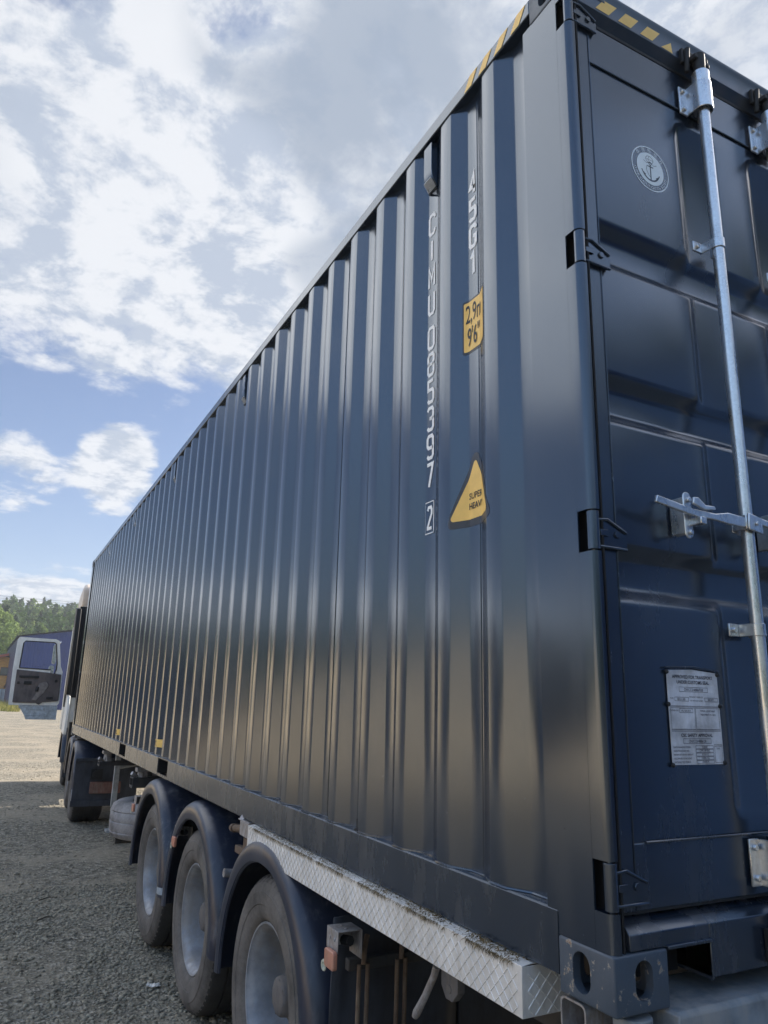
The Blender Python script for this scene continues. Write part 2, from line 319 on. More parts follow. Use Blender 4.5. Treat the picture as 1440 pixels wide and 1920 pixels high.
# ---------------------------------------------------------------- mesh helpers
class MB:
    def __init__(s): s.v = []; s.f = []; s.mi = []; s.mats = []; s.cur = 0
    def use(s, mat):
        if mat not in s.mats: s.mats.append(mat)
        s.cur = s.mats.index(mat); return s
    def add(s, vs, fs):
        b = len(s.v); s.v += [tuple(v) for v in vs]; s.f += [tuple(i + b for i in f) for f in fs]; s.mi += [s.cur] * len(fs); return s
    def box(s, x0, x1, y0, y1, z0, z1, T=None):
        vs = [(x, y, z) for x in (x0, x1) for y in (y0, y1) for z in (z0, z1)]
        if T is not None: vs = [tuple(T @ Vector(v)) for v in vs]
        return s.add(vs, [(0, 1, 3, 2), (4, 6, 7, 5), (0, 4, 5, 1), (2, 3, 7, 6), (0, 2, 6, 4), (1, 5, 7, 3)])
    def prism(s, pts, axis, a, b, T=None):
        """extrude closed 2D polygon along axis from a to b; pts in the two other axes (cyclic order x,y,z minus axis)"""
        def P(p, t):
            if axis == 'x': return (t, p[0], p[1])
            if axis == 'y': return (p[0], t, p[1])
            return (p[0], p[1], t)
        n = len(pts); vs = [P(p, a) for p in pts] + [P(p, b) for p in pts]
        if T is not None: vs = [tuple(T @ Vector(v)) for v in vs]
        return s.add(vs, [tuple(range(n))[::-1], tuple(range(n, 2 * n))] + [(i, (i + 1) % n, n + (i + 1) % n, n + i) for i in range(n)])
    def tube(s, pts, r, seg=12, caps=True):
        pts = [Vector(p) for p in pts]; rs = r if isinstance(r, (list, tuple)) else [r] * len(pts)
        rings = []; up = None
        for i, p in enumerate(pts):
            d = (pts[min(i + 1, len(pts) - 1)] - pts[max(i - 1, 0)]).normalized()
            if up is None: up = d.orthogonal().normalized()
            a = (up - d * up.dot(d)).normalized(); up = a; b = d.cross(a)
            rings.append([p + (a * math.cos(2 * math.pi * k / seg) + b * math.sin(2 * math.pi * k / seg)) * rs[i] for k in range(seg)])
        vs = [v for ri in rings for v in ri]
        fs = [(i * seg + k, i * seg + (k + 1) % seg, (i + 1) * seg + (k + 1) % seg, (i + 1) * seg + k) for i in range(len(pts) - 1) for k in range(seg)]
        if caps: fs += [tuple(range(seg))[::-1], tuple((len(pts) - 1) * seg + k for k in range(seg))]
        return s.add(vs, fs)
    def lathe(s, prof, c, axis='x', seg=64, a0=0, a1=360):
        """prof: list of (t along axis, radius)"""
        full = abs(a1 - a0) >= 360; m = seg if full else seg + 1; vs = []
        for t, r in prof:
            for k in range(m):
                a = R(a0 + (a1 - a0) * k / seg); u, w = r * math.cos(a), r * math.sin(a)
                vs.append((c[0] + t, c[1] + u, c[2] + w) if axis == 'x' else (c[0] + u, c[1] + w, c[2] + t) if axis == 'z' else (c[0] + u, c[1] + t, c[2] + w))
        fs = [(i * m + k, i * m + (k + 1) % m, (i + 1) * m + (k + 1) % m, (i + 1) * m + k) for i in range(len(prof) - 1) for k in range(seg)]
        return s.add(vs, fs)
    def bolt(s, c, r=0.008, h=0.007, ax='y', sign=-1):
        pts = [(r * math.cos(R(60 * k)), r * math.sin(R(60 * k))) for k in range(6)]
        if ax == 'y': return s.prism([(c[0] + p[0], c[2] + p[1]) for p in pts], 'y', c[1], c[1] + sign * h)
        if ax == 'x': return s.prism([(c[1] + p[0], c[2] + p[1]) for p in pts], 'x', c[0], c[0] + sign * h)
        return s.prism([(c[0] + p[0], c[1] + p[1]) for p in pts], 'z', c[2], c[2] + sign * h)
    def build(s, name, parent=None, mat=None, bevel=0.0, smooth=35):
        me = bpy.data.meshes.new(name); me.from_pydata(s.v, [], s.f)
        for m in (s.mats or [mat]): me.materials.append(m)
        if s.mats: me.polygons.foreach_set('material_index', s.mi)
        bm = bmesh.new(); bm.from_mesh(me); bmesh.ops.recalc_face_normals(bm, faces=bm.faces); bm.to_mesh(me); bm.free()
        if smooth:
            me.polygons.foreach_set('use_smooth', [True] * len(me.polygons)); me.set_sharp_from_angle(angle=R(smooth))
        return link(name, me, parent, bevel)

def wloc(o):
    v = Vector((0, 0, 0))
    while o: v += o.location + (o.matrix_parent_inverse.to_translation() if o.parent else Vector()); o = o.parent
    return v
def link(name, me, parent=None, bevel=0.0):
    o = bpy.data.objects.new(name, me); COL.objects.link(o)
    if parent is not None:
        o.parent = parent; o.matrix_parent_inverse = Matrix.Translation(-wloc(parent))
    if bevel:
        b = o.modifiers.new('bevel', 'BEVEL'); b.width = bevel; b.segments = 2; b.limit_method = 'ANGLE'; b.angle_limit = R(40)
    return o
def tag(o, label=None, cat=None, group=None, kind=None):
    if label: o['label'] = label
    if cat: o['category'] = cat
    if group: o['group'] = group
    if kind: o['kind'] = kind
    return o
def empty(name, loc, label, cat, group=None):
    o = bpy.data.objects.new(name, None); o.location = loc; o.empty_display_size = 0.2; COL.objects.link(o); return tag(o, label, cat, group)
def copy_tree(o, parent=None, delta=None):
    c = o.copy(); COL.objects.link(c)
    if parent is not None:
        mpi = o.matrix_parent_inverse.copy(); c.parent = parent; c.matrix_parent_inverse = mpi
    if delta is not None: c.location = Vector(o.location) + Vector(delta)
    for ch in list(o.children): copy_tree(ch, c)
    return c

def text_data(body, size, font_w=1.0, align='LEFT', bold=0.0):
    cu = bpy.data.curves.new('txt', 'FONT'); cu.body = body; cu.size = size; cu.align_x = align; cu.resolution_u = 3; cu.offset = bold
    ob = bpy.data.objects.new('txt', cu); COL.objects.link(ob)
    dg = bpy.context.evaluated_depsgraph_get(); me = bpy.data.meshes.new_from_object(ob.evaluated_get(dg))
    vs = [(v.co.x * font_w, v.co.y) for v in me.vertices]; fs = [tuple(p.vertices) for p in me.polygons]
    bpy.data.objects.remove(ob); bpy.data.curves.remove(cu); bpy.data.meshes.remove(me)
    return vs, fs

# monoline stencil glyphs on a 0..1 x 0..1 grid, chamfered corners as on freight lettering
G = {'C': [[(1, .78), (1, .88), (.8, 1), (.2, 1), (0, .88), (0, .12), (.2, 0), (.8, 0), (1, .12), (1, .22)]],
     'I': [[(.5, 0), (.5, 1)]], 'M': [[(0, 0), (0, 1), (.5, .35), (1, 1), (1, 0)]],
     'U': [[(0, 1), (0, .12), (.2, 0), (.8, 0), (1, .12), (1, 1)]],
     '0': [[(.2, 0), (0, .12), (0, .88), (.2, 1), (.8, 1), (1, .88), (1, .12), (.8, 0), (.2, 0)]],
     '8': [[(.2, .52), (0, .64), (0, .88), (.2, 1), (.8, 1), (1, .88), (1, .64), (.8, .52), (.2, .52), (0, .40), (0, .12), (.2, 0), (.8, 0), (1, .12), (1, .40), (.8, .52)]],
     '5': [[(.95, 1), (.05, 1), (.05, .58), (.8, .58), (1, .46), (1, .12), (.8, 0), (.2, 0), (0, .12)]],
     '3': [[(0, .88), (.2, 1), (.8, 1), (1, .88), (1, .64), (.8, .52), (.35, .52)], [(.8, .52), (1, .40), (1, .12), (.8, 0), (.2, 0), (0, .12)]],
     '9': [[(0, .12), (.2, 0), (.8, 0), (1, .12), (1, .88), (.8, 1), (.2, 1), (0, .88), (0, .58), (.2, .46), (1, .46)]],
     '7': [[(0, 1), (1, 1), (.35, 0)]], '2': [[(0, .85), (.2, 1), (.8, 1), (1, .88), (1, .68), (0, .08), (0, 0), (1, 0)]],
     '4': [[(.75, 0), (.75, 1), (0, .3), (1, .3)]], '1': [[(.15, .78), (.6, 1), (.6, 0)]],
     'G': [[(1, .8), (1, .88), (.8, 1), (.2, 1), (0, .88), (0, .12), (.2, 0), (.8, 0), (1, .12), (1, .48), (.55, .48)]]}
def glyph(mb, ch, w, h, t, fn):
    for pl in G[ch]:
        pts = [Vector((p[0] * (w - t) + t / 2, p[1] * (h - t) + t / 2)) for p in pl]; n = len(pts); closed = (pts[0] - pts[-1]).length < 1e-6
        L = []; Rr = []
        for i, p in enumerate(pts):
            a = pts[i - 1] if i > 0 else (pts[-2] if closed else None); b = pts[i + 1] if i < n - 1 else (pts[1] if closed else None)
            d1 = (p - a).normalized() if a is not None else None; d2 = (b - p).normalized() if b is not None else None
            if d1 is None: d1 = d2
            if d2 is None: d2 = d1
            n1 = Vector((-d1.y, d1.x)); n2 = Vector((-d2.y, d2.x)); m = (n1 + n2); m = m.normalized() if m.length > 1e-4 else n1
            k = (t / 2) / max(0.45, m.dot(n1)); L.append(p + m * k); Rr.append(p - m * k)
        vs = [fn(q.x, q.y) for q in L + Rr]
        mb.add(vs, [(i, i + 1, n + i + 1, n + i) for i in range(n - 1)])

def pr_off(me): pass
# ---------------------------------------------------------------- container profile
ZB = 1.165; LEN = 12.192; WID = 2.438; HT = 2.896
P0, PT = 0.3803, 0.27774
OUT, INN = 0.0045, 0.036
def corr(y):
    t = (y - P0) % PT
    if t < .072: return OUT
    if t < .140: return OUT + (INN - OUT) * (t - .072) / .068
    if t < .208: return INN
    return INN - (INN - OUT) * (t - .208) / (PT - .208)
def corr_breaks(a, b):
    ys = [a, b]; k = -1
    while P0 + k * PT < b:
        for d in (0, .072, .140, .208):
            y = P0 + k * PT + d
            for e in (-.0035, .0035):
                if a < y + e < b: ys.append(y + e)
        k += 1
    return sorted(ys)
def wrap_decal(polys, name, parent, off=0.0012):
    """polys: list of (material, 2D verts (y,z), faces); lays flat shapes onto the pressed side wall"""
    mb_all = MB()
    for li, (mat, vs, fs) in enumerate(polys):
        me = bpy.data.meshes.new('t'); me.from_pydata([(0, v[0], v[1]) for v in vs], [], fs)
        bm = bmesh.new(); bm.from_mesh(me)
        y0 = min(v[0] for v in vs); y1 = max(v[0] for v in vs)
        for yb in corr_breaks(y0, y1)[1:-1]:
            g = bm.verts[:] + bm.edges[:] + bm.faces[:]; bmesh.ops.bisect_plane(bm, geom=g, plane_co=(0, yb, 0), plane_no=(0, 1, 0))
        bm.verts.index_update(); mb_all.use(mat)
        def surf(y):
            br = corr_breaks(y - .01, y + .01); br2 = [b for b in br[1:-1]]
            return corr(y)
        mb_all.add([(surf(v.co.y) - off * (li + 1), v.co.y, v.co.z) for v in bm.verts], [tuple(v.index for v in f.verts) for f in bm.faces])
        bm.free(); bpy.data.meshes.remove(me)
    me = bpy.data.meshes.new(name); me.from_pydata(mb_all.v, [], mb_all.f)
    for m in mb_all.mats: me.materials.append(m)
    me.polygons.foreach_set('material_index', mb_all.mi)
    return link(name, me, parent)
def rrect(x0, x1, z0, z1, r, n=5):
    p = []
    for cx, cz, a in ((x1 - r, z1 - r, 0), (x0 + r, z1 - r, 90), (x0 + r, z0 + r, 180), (x1 - r, z0 + r, 270)):
        for k in range(n + 1): p.append((cx + r * math.cos(R(a + 90 * k / n)), cz + r * math.sin(R(a + 90 * k / n))))
    return p
# ================================================================ GROUND
def grid_sheet(name, xs, ys, hf, mat, kind='structure'):
    vs = [(x, y, hf(x, y)) for y in ys for x in xs]; nx = len(xs)
    fs = [(j * nx + i, j * nx + i + 1, (j + 1) * nx + i + 1, (j + 1) * nx + i) for j in range(len(ys) - 1) for i in range(nx - 1)]
    me = bpy.data.meshes.new(name); me.from_pydata(vs, [], fs); me.materials.append(mat); me.polygons.foreach_set('use_smooth', [True] * len(fs))
    return tag(link(name, me), kind=kind)
from mathutils import noise as mn
def gh(x, y):
    d = math.hypot(x + 1, y - 6)
    a = 0.022 * mn.noise((x * .7, y * .5, 0)) + 0.012 * mn.noise((x * 2.3, y * 2.1, 3))
    if d > 25: a += 0.12 * mn.noise((x * .05, y * .05, 9)) * min(1, (d - 25) / 40)
    return a - 0.012
def axis_pts(a, b, fine_a, fine_b, step, far):
    p = list(np.arange(fine_a, fine_b, step)); q = fine_b; s = step
    while q < b: p.append(q); s = min(s * 1.25, far); q += s
    p.append(b); q = fine_a; s = step
    while q > a: s = min(s * 1.25, far); q -= s; p.append(max(q, a))
    return sorted(set(round(v, 4) for v in p))
ground = grid_sheet('ground', axis_pts(-1500, 1500, -4, 5, .22, 90), axis_pts(-900, 1500, -3, 22, .22, 90), gh, M['ground'])

def stones():
    """loose gravel, densest in the foreground"""
    phi = (1 + 5 ** .5) / 2
    base = np.array([(-1, phi, 0), (1, phi, 0), (-1, -phi, 0), (1, -phi, 0), (0, -1, phi), (0, 1, phi), (0, -1, -phi), (0, 1, -phi), (phi, 0, -1), (phi, 0, 1), (-phi, 0, -1), (-phi, 0, 1)]) / 1.9
    tri = np.array([(0, 11, 5), (0, 5, 1), (0, 1, 7), (0, 7, 10), (0, 10, 11), (1, 5, 9), (5, 11, 4), (11, 10, 2), (10, 7, 6), (7, 1, 8), (3, 9, 4), (3, 4, 2), (3, 2, 6), (3, 6, 8), (3, 8, 9), (4, 9, 5), (2, 4, 11), (6, 2, 10), (8, 6, 7), (9, 8, 1)])
    rg = np.random.default_rng(3); V = []; F = []; nb = 0
    for cnt, xa, xb, ya, yb, s0, s1 in ((19000, -1.5, 1.2, 2.6, 7.0, .005, .021), (7000, -2.0, 2.6, 6.5, 13.0, .006, .020), (1500, -4, 4.5, 12, 22, .010, .030), (160, -1.4, 1.5, 2.8, 12.0, .018, .036), (900, -6, -1.5, -1, 9, .008, .03)):
        for _ in range(cnt):
            x = rg.uniform(xa, xb); y = rg.uniform(ya, yb)
            if mn.noise((x * .9, y * .55, 5)) < -0.12 and rg.random() < .8: continue
            s = s0 + (s1 - s0) * rg.random() ** 2.2
            sc = np.array([s * rg.uniform(.7, 1.3), s * rg.uniform(.7, 1.3), s * rg.uniform(.35, .75)])
            a = rg.uniform(0, 6.28); ca, sa = math.cos(a), math.sin(a)
            v = (base * rg.uniform(.75, 1.2, (12, 1))) * sc
            v = np.c_[v[:, 0] * ca - v[:, 1] * sa + x, v[:, 0] * sa + v[:, 1] * ca + y, v[:, 2] + gh(x, y) + s * .12]
            V.append(v); F.append(tri + nb); nb += 12
    V = np.concatenate(V); F = np.concatenate(F); me = bpy.data.meshes.new('gravel'); me.vertices.add(len(V)); me.vertices.foreach_set('co', V.ravel())
    me.loops.add(len(F) * 3); me.loops.foreach_set('vertex_index', F.ravel()); me.polygons.add(len(F)); me.polygons.foreach_set('loop_start', np.arange(0, len(F) * 3, 3)); me.update()
    me.materials.append(M['stone']); tag(link('gravel', me), 'loose grey gravel scattered over the packed yard', 'gravel', kind='stuff')
stones()

# ================================================================ CONTAINER
cont = empty('shipping_container', (0, 0, ZB), 'long dark grey blue corrugated shipping container carried on the trailer', 'shipping container')
Z = lambda z: z   # authored in world metres
RB0, RB1 = 1.196, 1.336         # bottom rail
TR0, TR1 = 3.999, 4.057         # top rail
def side_wall(mirror=False):
    ys = corr_breaks(0.205, LEN - .20); X = (lambda y: WID - corr(y)) if mirror else corr
    mb = MB(); zs = [RB1 - .004, 2.2, 3.1, TR0 + .004]; vs = [(X(y), y, z) for z in zs for y in ys]; n = len(ys)
    mb.add(vs, [(j * n + i, j * n + i + 1, (j + 1) * n + i + 1, (j + 1) * n + i) for j in range(len(zs) - 1) for i in range(n - 1)])
    return mb.build('side_wall', cont, M['paint'], smooth=60)
side_wall(); side_wall(True)
# panel joints: vertical lap welds every four pressings
mb = MB()
for k in range(0, 44, 4):
    y = P0 + PT * k + .150
    if y < 12: mb.tube([(INN - .0005, y, RB1), (INN - .0005, y, TR0)], .0012, 5, False)
mb.build('weld_seam', cont, M['paint'])
# closing plates over the tops of the recesses, under the top rail, and little ledge on the bottom rail
def bottom_rail(xs, sgn):
    gaps = [(4.59, 4.97), (6.60, 6.99)]; seg = []; a = .1755
    for g in gaps: seg.append((a, g[0])); a = g[1]
    seg.append((a, LEN - .175)); mb = MB()
    for a, b in seg:
        prof = [(-.002, RB0 + .010), (-.002, RB1 - .004), (.003, RB1), (.052, RB1), (.052, RB1 - .005), (.006, RB1 - .006), (.006, RB0 + .006), (.075, RB0 + .006), (.075, RB0), (.006, RB0), (-.002, RB0 + .004)]
        mb.prism([(xs + sgn * p[0], p[1]) for p in prof], 'y', a, b)
    for a, b in gaps:
        mb.box(xs, xs + sgn * .006, a - .001, b + .001, RB0 + .001, RB0 + .022); mb.box(xs, xs + sgn * .05, a - .001, b + .001, RB1 - .008, RB1 - .0005)
    o = mb.build('bottom_rail', cont, M['rail'])
    for a, b in gaps:
        m2 = MB(); d0, d1 = xs + sgn * .007, xs + sgn * 1.2
        m2.box(d0, d1, a + .002, a + .006, RB0 + .02, RB1 - .01); m2.box(d0, d1, b - .006, b - .002, RB0 + .02, RB1 - .01)
        m2.box(d0, d1, a + .006, b - .006, RB1 - .014, RB1 - .010); m2.box(xs + sgn * .5, xs + sgn * .504, a + .006, b - .006, RB0 + .02, RB1 - .014)
        m2.build('forklift_pocket', o, M['black'])
    return o
rail = bottom_rail(0, 1); bottom_rail(WID, -1)
# weld bead and sealed joint of wall on rail
mb = MB(); ys = corr_breaks(.21, 12.0); mb.tube([(corr(y) - .002, y, RB1 + .002) for y in ys], .0035, 5); mb.build('wall_weld', cont, M['rail'])
def top_rail(xs, sgn):
    mb = MB(); mb.box(xs, xs + sgn * .06, .176, LEN - .176, TR0, TR1); return mb.build('top_rail', cont, M['rail'], bevel=.004)
tr = top_rail(0, 1); top_rail(WID, -1)
for y in (.235, .330, .425, .515):
    mb = MB(); mb.add([(-.0015, y - .005, TR0 + .004), (-.0015, y + .042, TR0 + .004), (-.0015, y + .005, TR1 - .004), (-.0015, y - .042, TR1 - .004)], [(0, 1, 2, 3)]); mb.build('hazard_stripe', tr, M['yellow'], smooth=0)

# corner castings with real apertures
def casting(x0, y0, z0, name='corner_casting'):
    """178 long (y), 162 wide (x), 118 high, hollow, holes on outer side and end"""
    X1, Y1, Z1 = .162, .178, .118; bm = bmesh.new(); bmesh.ops.create_cube(bm, size=1)
    for v in bm.verts: v.co = Vector(((v.co.x + .5) * X1, (v.co.y + .5) * Y1, (v.co.z + .5) * Z1))
    me = bpy.data.meshes.new(name); bm.to_mesh(me); bm.free(); me.materials.append(M['casting']); me.materials.append(M['black'])
    o = bpy.data.objects.new(name, me); COL.objects.link(o)
    cut = MB(); cut.use(M['casting'])
    def obl(cx, cz, w, h, r): return rrect(cx - w / 2, cx + w / 2, cz - h / 2, cz + h / 2, r, 6)
    cut.prism(obl(.102, .060, .056, .084, .0275), 'x', -.05, .2)      # side hole
    b = MB(); b.prism(obl(.086, .063, .052, .080, .0255), 'y', -.05, .26)
    c = MB(); c.box(.022, .150, .022, .160, .015, .103); d = MB(); d.prism(obl(.089, .101, .06, .11, .029), 'z', -.05, .2)
    for q, piece in enumerate((c, cut, b, d)):
        me2 = bpy.data.meshes.new('c'); me2.from_pydata(piece.v, [], piece.f); me2.materials.append(M['casting'])
        bm = bmesh.new(); bm.from_mesh(me2); bmesh.ops.recalc_face_normals(bm, faces=bm.faces); bm.to_mesh(me2); bm.free()
        co = bpy.data.objects.new('c', me2); COL.objects.link(co)
        md = o.modifiers.new('b', 'BOOLEAN'); md.object = co; md.operation = 'DIFFERENCE'; md.solver = 'EXACT'
    dg = bpy.context.evaluated_depsgraph_get(); me3 = bpy.data.meshes.new_from_object(o.evaluated_get(dg))
    for md in list(o.modifiers): bpy.data.objects.remove(md.object)
    bpy.data.objects.remove(o)
    bm = bmesh.new(); bm.from_mesh(me3)
    bm.normal_update(); edges = [e for e in bm.edges if len(e.link_faces) == 2 and e.calc_face_angle(0) > R(60) and all((min(abs(v.co.x), abs(v.co.x - X1)) < 1e-4) + (min(abs(v.co.y), abs(v.co.y - Y1)) < 1e-4) + (min(abs(v.co.z), abs(v.co.z - Z1)) < 1e-4) >= 2 for v in e.verts)]
    bmesh.ops.bevel(bm, geom=edges, offset=.006, segments=3, affect='EDGES', profile=.5)
    bm.to_mesh(me3); bm.free()
    me3.polygons.foreach_set('use_smooth', [True] * len(me3.polygons)); me3.set_sharp_from_angle(angle=R(30))
    me3.name = name; return me3
cm = casting(0, 0, 0)
def place_casting(x, y, z, sx, sy):
    o = bpy.data.objects.new('corner_casting', cm); COL.objects.link(o); o.parent = cont; o.matrix_parent_inverse = Matrix.Translation((0, 0, -ZB))
    o.location = (x, y, z); o.scale = (sx, sy, 1); return o
for z in (ZB, ZB + HT - .118):
    place_casting(-.003, -.003, z, 1, 1); place_casting(WID + .003, -.003, z, -1, 1); place_casting(-.003, LEN + .003, z, 1, -1); place_casting(WID + .003, LEN + .003, z, -1, -1)

# corner posts (rear ones carry the hinges in notches)
HZ = (3.858, 3.030, 2.226, 1.416); HH = .053
def rear_post(mirror=False):
    X = (lambda x: WID - x) if mirror else (lambda x: x); mb = MB()
    zt, zb = 3.945, ZB + .118
    main = [(.0, .052), (.0, .212), (.004, .216), (.045, .216), (.045, .210), (.006, .210), (.006, .052)]
    mb.prism([(X(p[0]), p[1]) for p in main], 'z', zb, zt)
    cuts = sorted([(h - HH, h + HH) for h in HZ]); a = zb
    nose = [(.0, .0525), (.0, .018)] + [(.018 - .018 * math.cos(R(t)), .018 - .018 * math.sin(R(t))) for t in (15, 30, 45, 60, 75, 90)] + [(.026, .0), (.030, .004), (.030, .050), (.022, .0525)]
    for c0, c1 in cuts + [(zt, None)]:
        mb.prism([(X(p[0]), p[1]) for p in nose], 'z', a, c0); a = c1
    o = mb.build('corner_post', cont, M['paint'], smooth=30)
    m2 = MB(); m2.box(X(.034), X(.040), .004, .21, zb, zt); m2.build('inner_channel', o, M['black'])
    return o
rear_post(); rear_post(True)
for x0, s in ((0, 1), (WID, -1)):
    mb = MB(); mb.prism([(x0, 12.0), (x0, LEN - .012), (x0 + s * .012, LEN), (x0 + s * .09, LEN), (x0 + s * .09, LEN - .01), (x0 + s * .01, LEN - .015), (x0 + s * .01, 12.0)], 'z', ZB + .118, 3.943); mb.build('corner_post', cont, M['paint'])
# roof, front wall, floor
mb = MB(); ry = [(.15, 0)]; y = .3
while y < LEN - .3:
    ry += [(y, 0), (y + .04, -.018), (y + .10, -.018), (y + .14, 0)]; y += .209
ry.append((LEN - .15, 0)); n = len(ry); mb.add([(x, q[0], 4.050 + q[1] * (0 if k in (0, 3) else 1)) for k, x in enumerate((.055, .15, WID - .15, WID - .055)) for q in ry], [(j * n + i, j * n + i + 1, (j + 1) * n + i + 1, (j + 1) * n + i) for j in range(3) for i in range(n - 1)])
mb.build('roof', cont, M['paint'])
mb = MB(); xs = [.08]; k = 0
pts = [(.08, LEN - .01)]; x = .13
while x < WID - .25: pts += [(x, LEN - .01), (x + .018, LEN - .055), (x + .128, LEN - .055), (x + .146, LEN - .01)]; x += .25
pts.append((WID - .08, LEN - .01)); n = len(pts)
mb.add([(p[0], p[1], z) for z in (ZB + .15, 4.0) for p in pts], [(i, i + 1, n + i + 1, n + i) for i in range(n - 1)]); mb.build('front_wall', cont, M['paint'], smooth=0)
for z_ in ((3.99, 4.056), (ZB + .01, ZB + .16)): mb = MB(); mb.box(.16, WID - .16, LEN - .06, LEN, *z_); mb.build('front_rail', cont, M['rail'])
mb = MB(); mb.box(.06, WID - .06, .02, LEN - .05, 1.31, 1.335)
y = .4
while y < 12: mb.box(.06, WID - .06, y, y + .045, 1.205, 1.31); y += .33
mb.build('floor', cont, M['black'])

# header over the doors
mb = MB(); HP = [(.0, 3.900), (.0, 3.972), (-.004, 3.978), (-.004, 3.990), (.004, 3.996), (.06, 4.044), (.12, 4.050), (.12, 3.88), (.040, 3.868), (.034, 3.868), (.030, 3.873)]
mb.prism(HP, 'x', .046, WID - .046); head = mb.build('door_header', cont, M['header'], bevel=.0015)
for a in (.118, .212, .308):
    mb = MB(); mb.add([(a - .002, -.0012, 3.908), (a + .052, -.0012, 3.907), (a + .090, -.0012, 3.956), (a + .034, -.0012, 3.956)], [(0, 1, 2, 3)]); mb.build('hazard_stripe', head, M['yellow'], smooth=0)
mb = MB(); mb.add([(.400, -.0012, 3.905), (.452, -.0012, 3.903), (.448, -.0012, 3.944)], [(0, 1, 2)]); mb.build('hazard_stripe', head, M['yellow'], smooth=0)
for a in (.212, .308, .118):
    mb = MB(); mb.add([(WID - p, -.0012, z) for p, z in ((a - .002, 3.908), (a + .052, 3.907), (a + .090, 3.956), (a + .034, 3.956))], [(3, 2, 1, 0)]); mb.build('hazard_stripe', head, M['yellow'], smooth=0)
mb = MB(); mb.box(.05, WID - .05, .020, .045, 3.858, 3.869); mb.box(.030, .0345, .012, .04, 1.29, 3.868); mb.box(WID - .0345, WID - .030, .012, .04, 1.29, 3.868); mb.build('door_gasket', cont, M['gasket'])

# sill
mb = MB()
mb.prism([(.0, 1.206), (.0, 1.318), (.012, 1.330), (.050, 1.352), (.14, 1.352), (.14, 1.206)], 'x', .300, WID - .300)
mb.prism([(.0, 1.286), (.0, 1.318), (.012, 1.330), (.050, 1.352), (.14, 1.352), (.14, 1.286)], 'x', .050, .2998)
mb.prism([(.0, 1.286), (.0, 1.318), (.012, 1.330), (.050, 1.352), (.14, 1.352), (.14, 1.286)], 'x', WID - .2998, WID - .05)
mb.box(.300, .306, -.001, .16, 1.200, 1.286); mb.box(.160, .306, -.006, .05, 1.280, 1.288)
sill = mb.build('door_sill', cont, M['rail'], bevel=.002)
mb = MB(); mb.box(.164, .2995, .10, .104, 1.195, 1.285); mb.build('sill_recess', sill, M['black'])

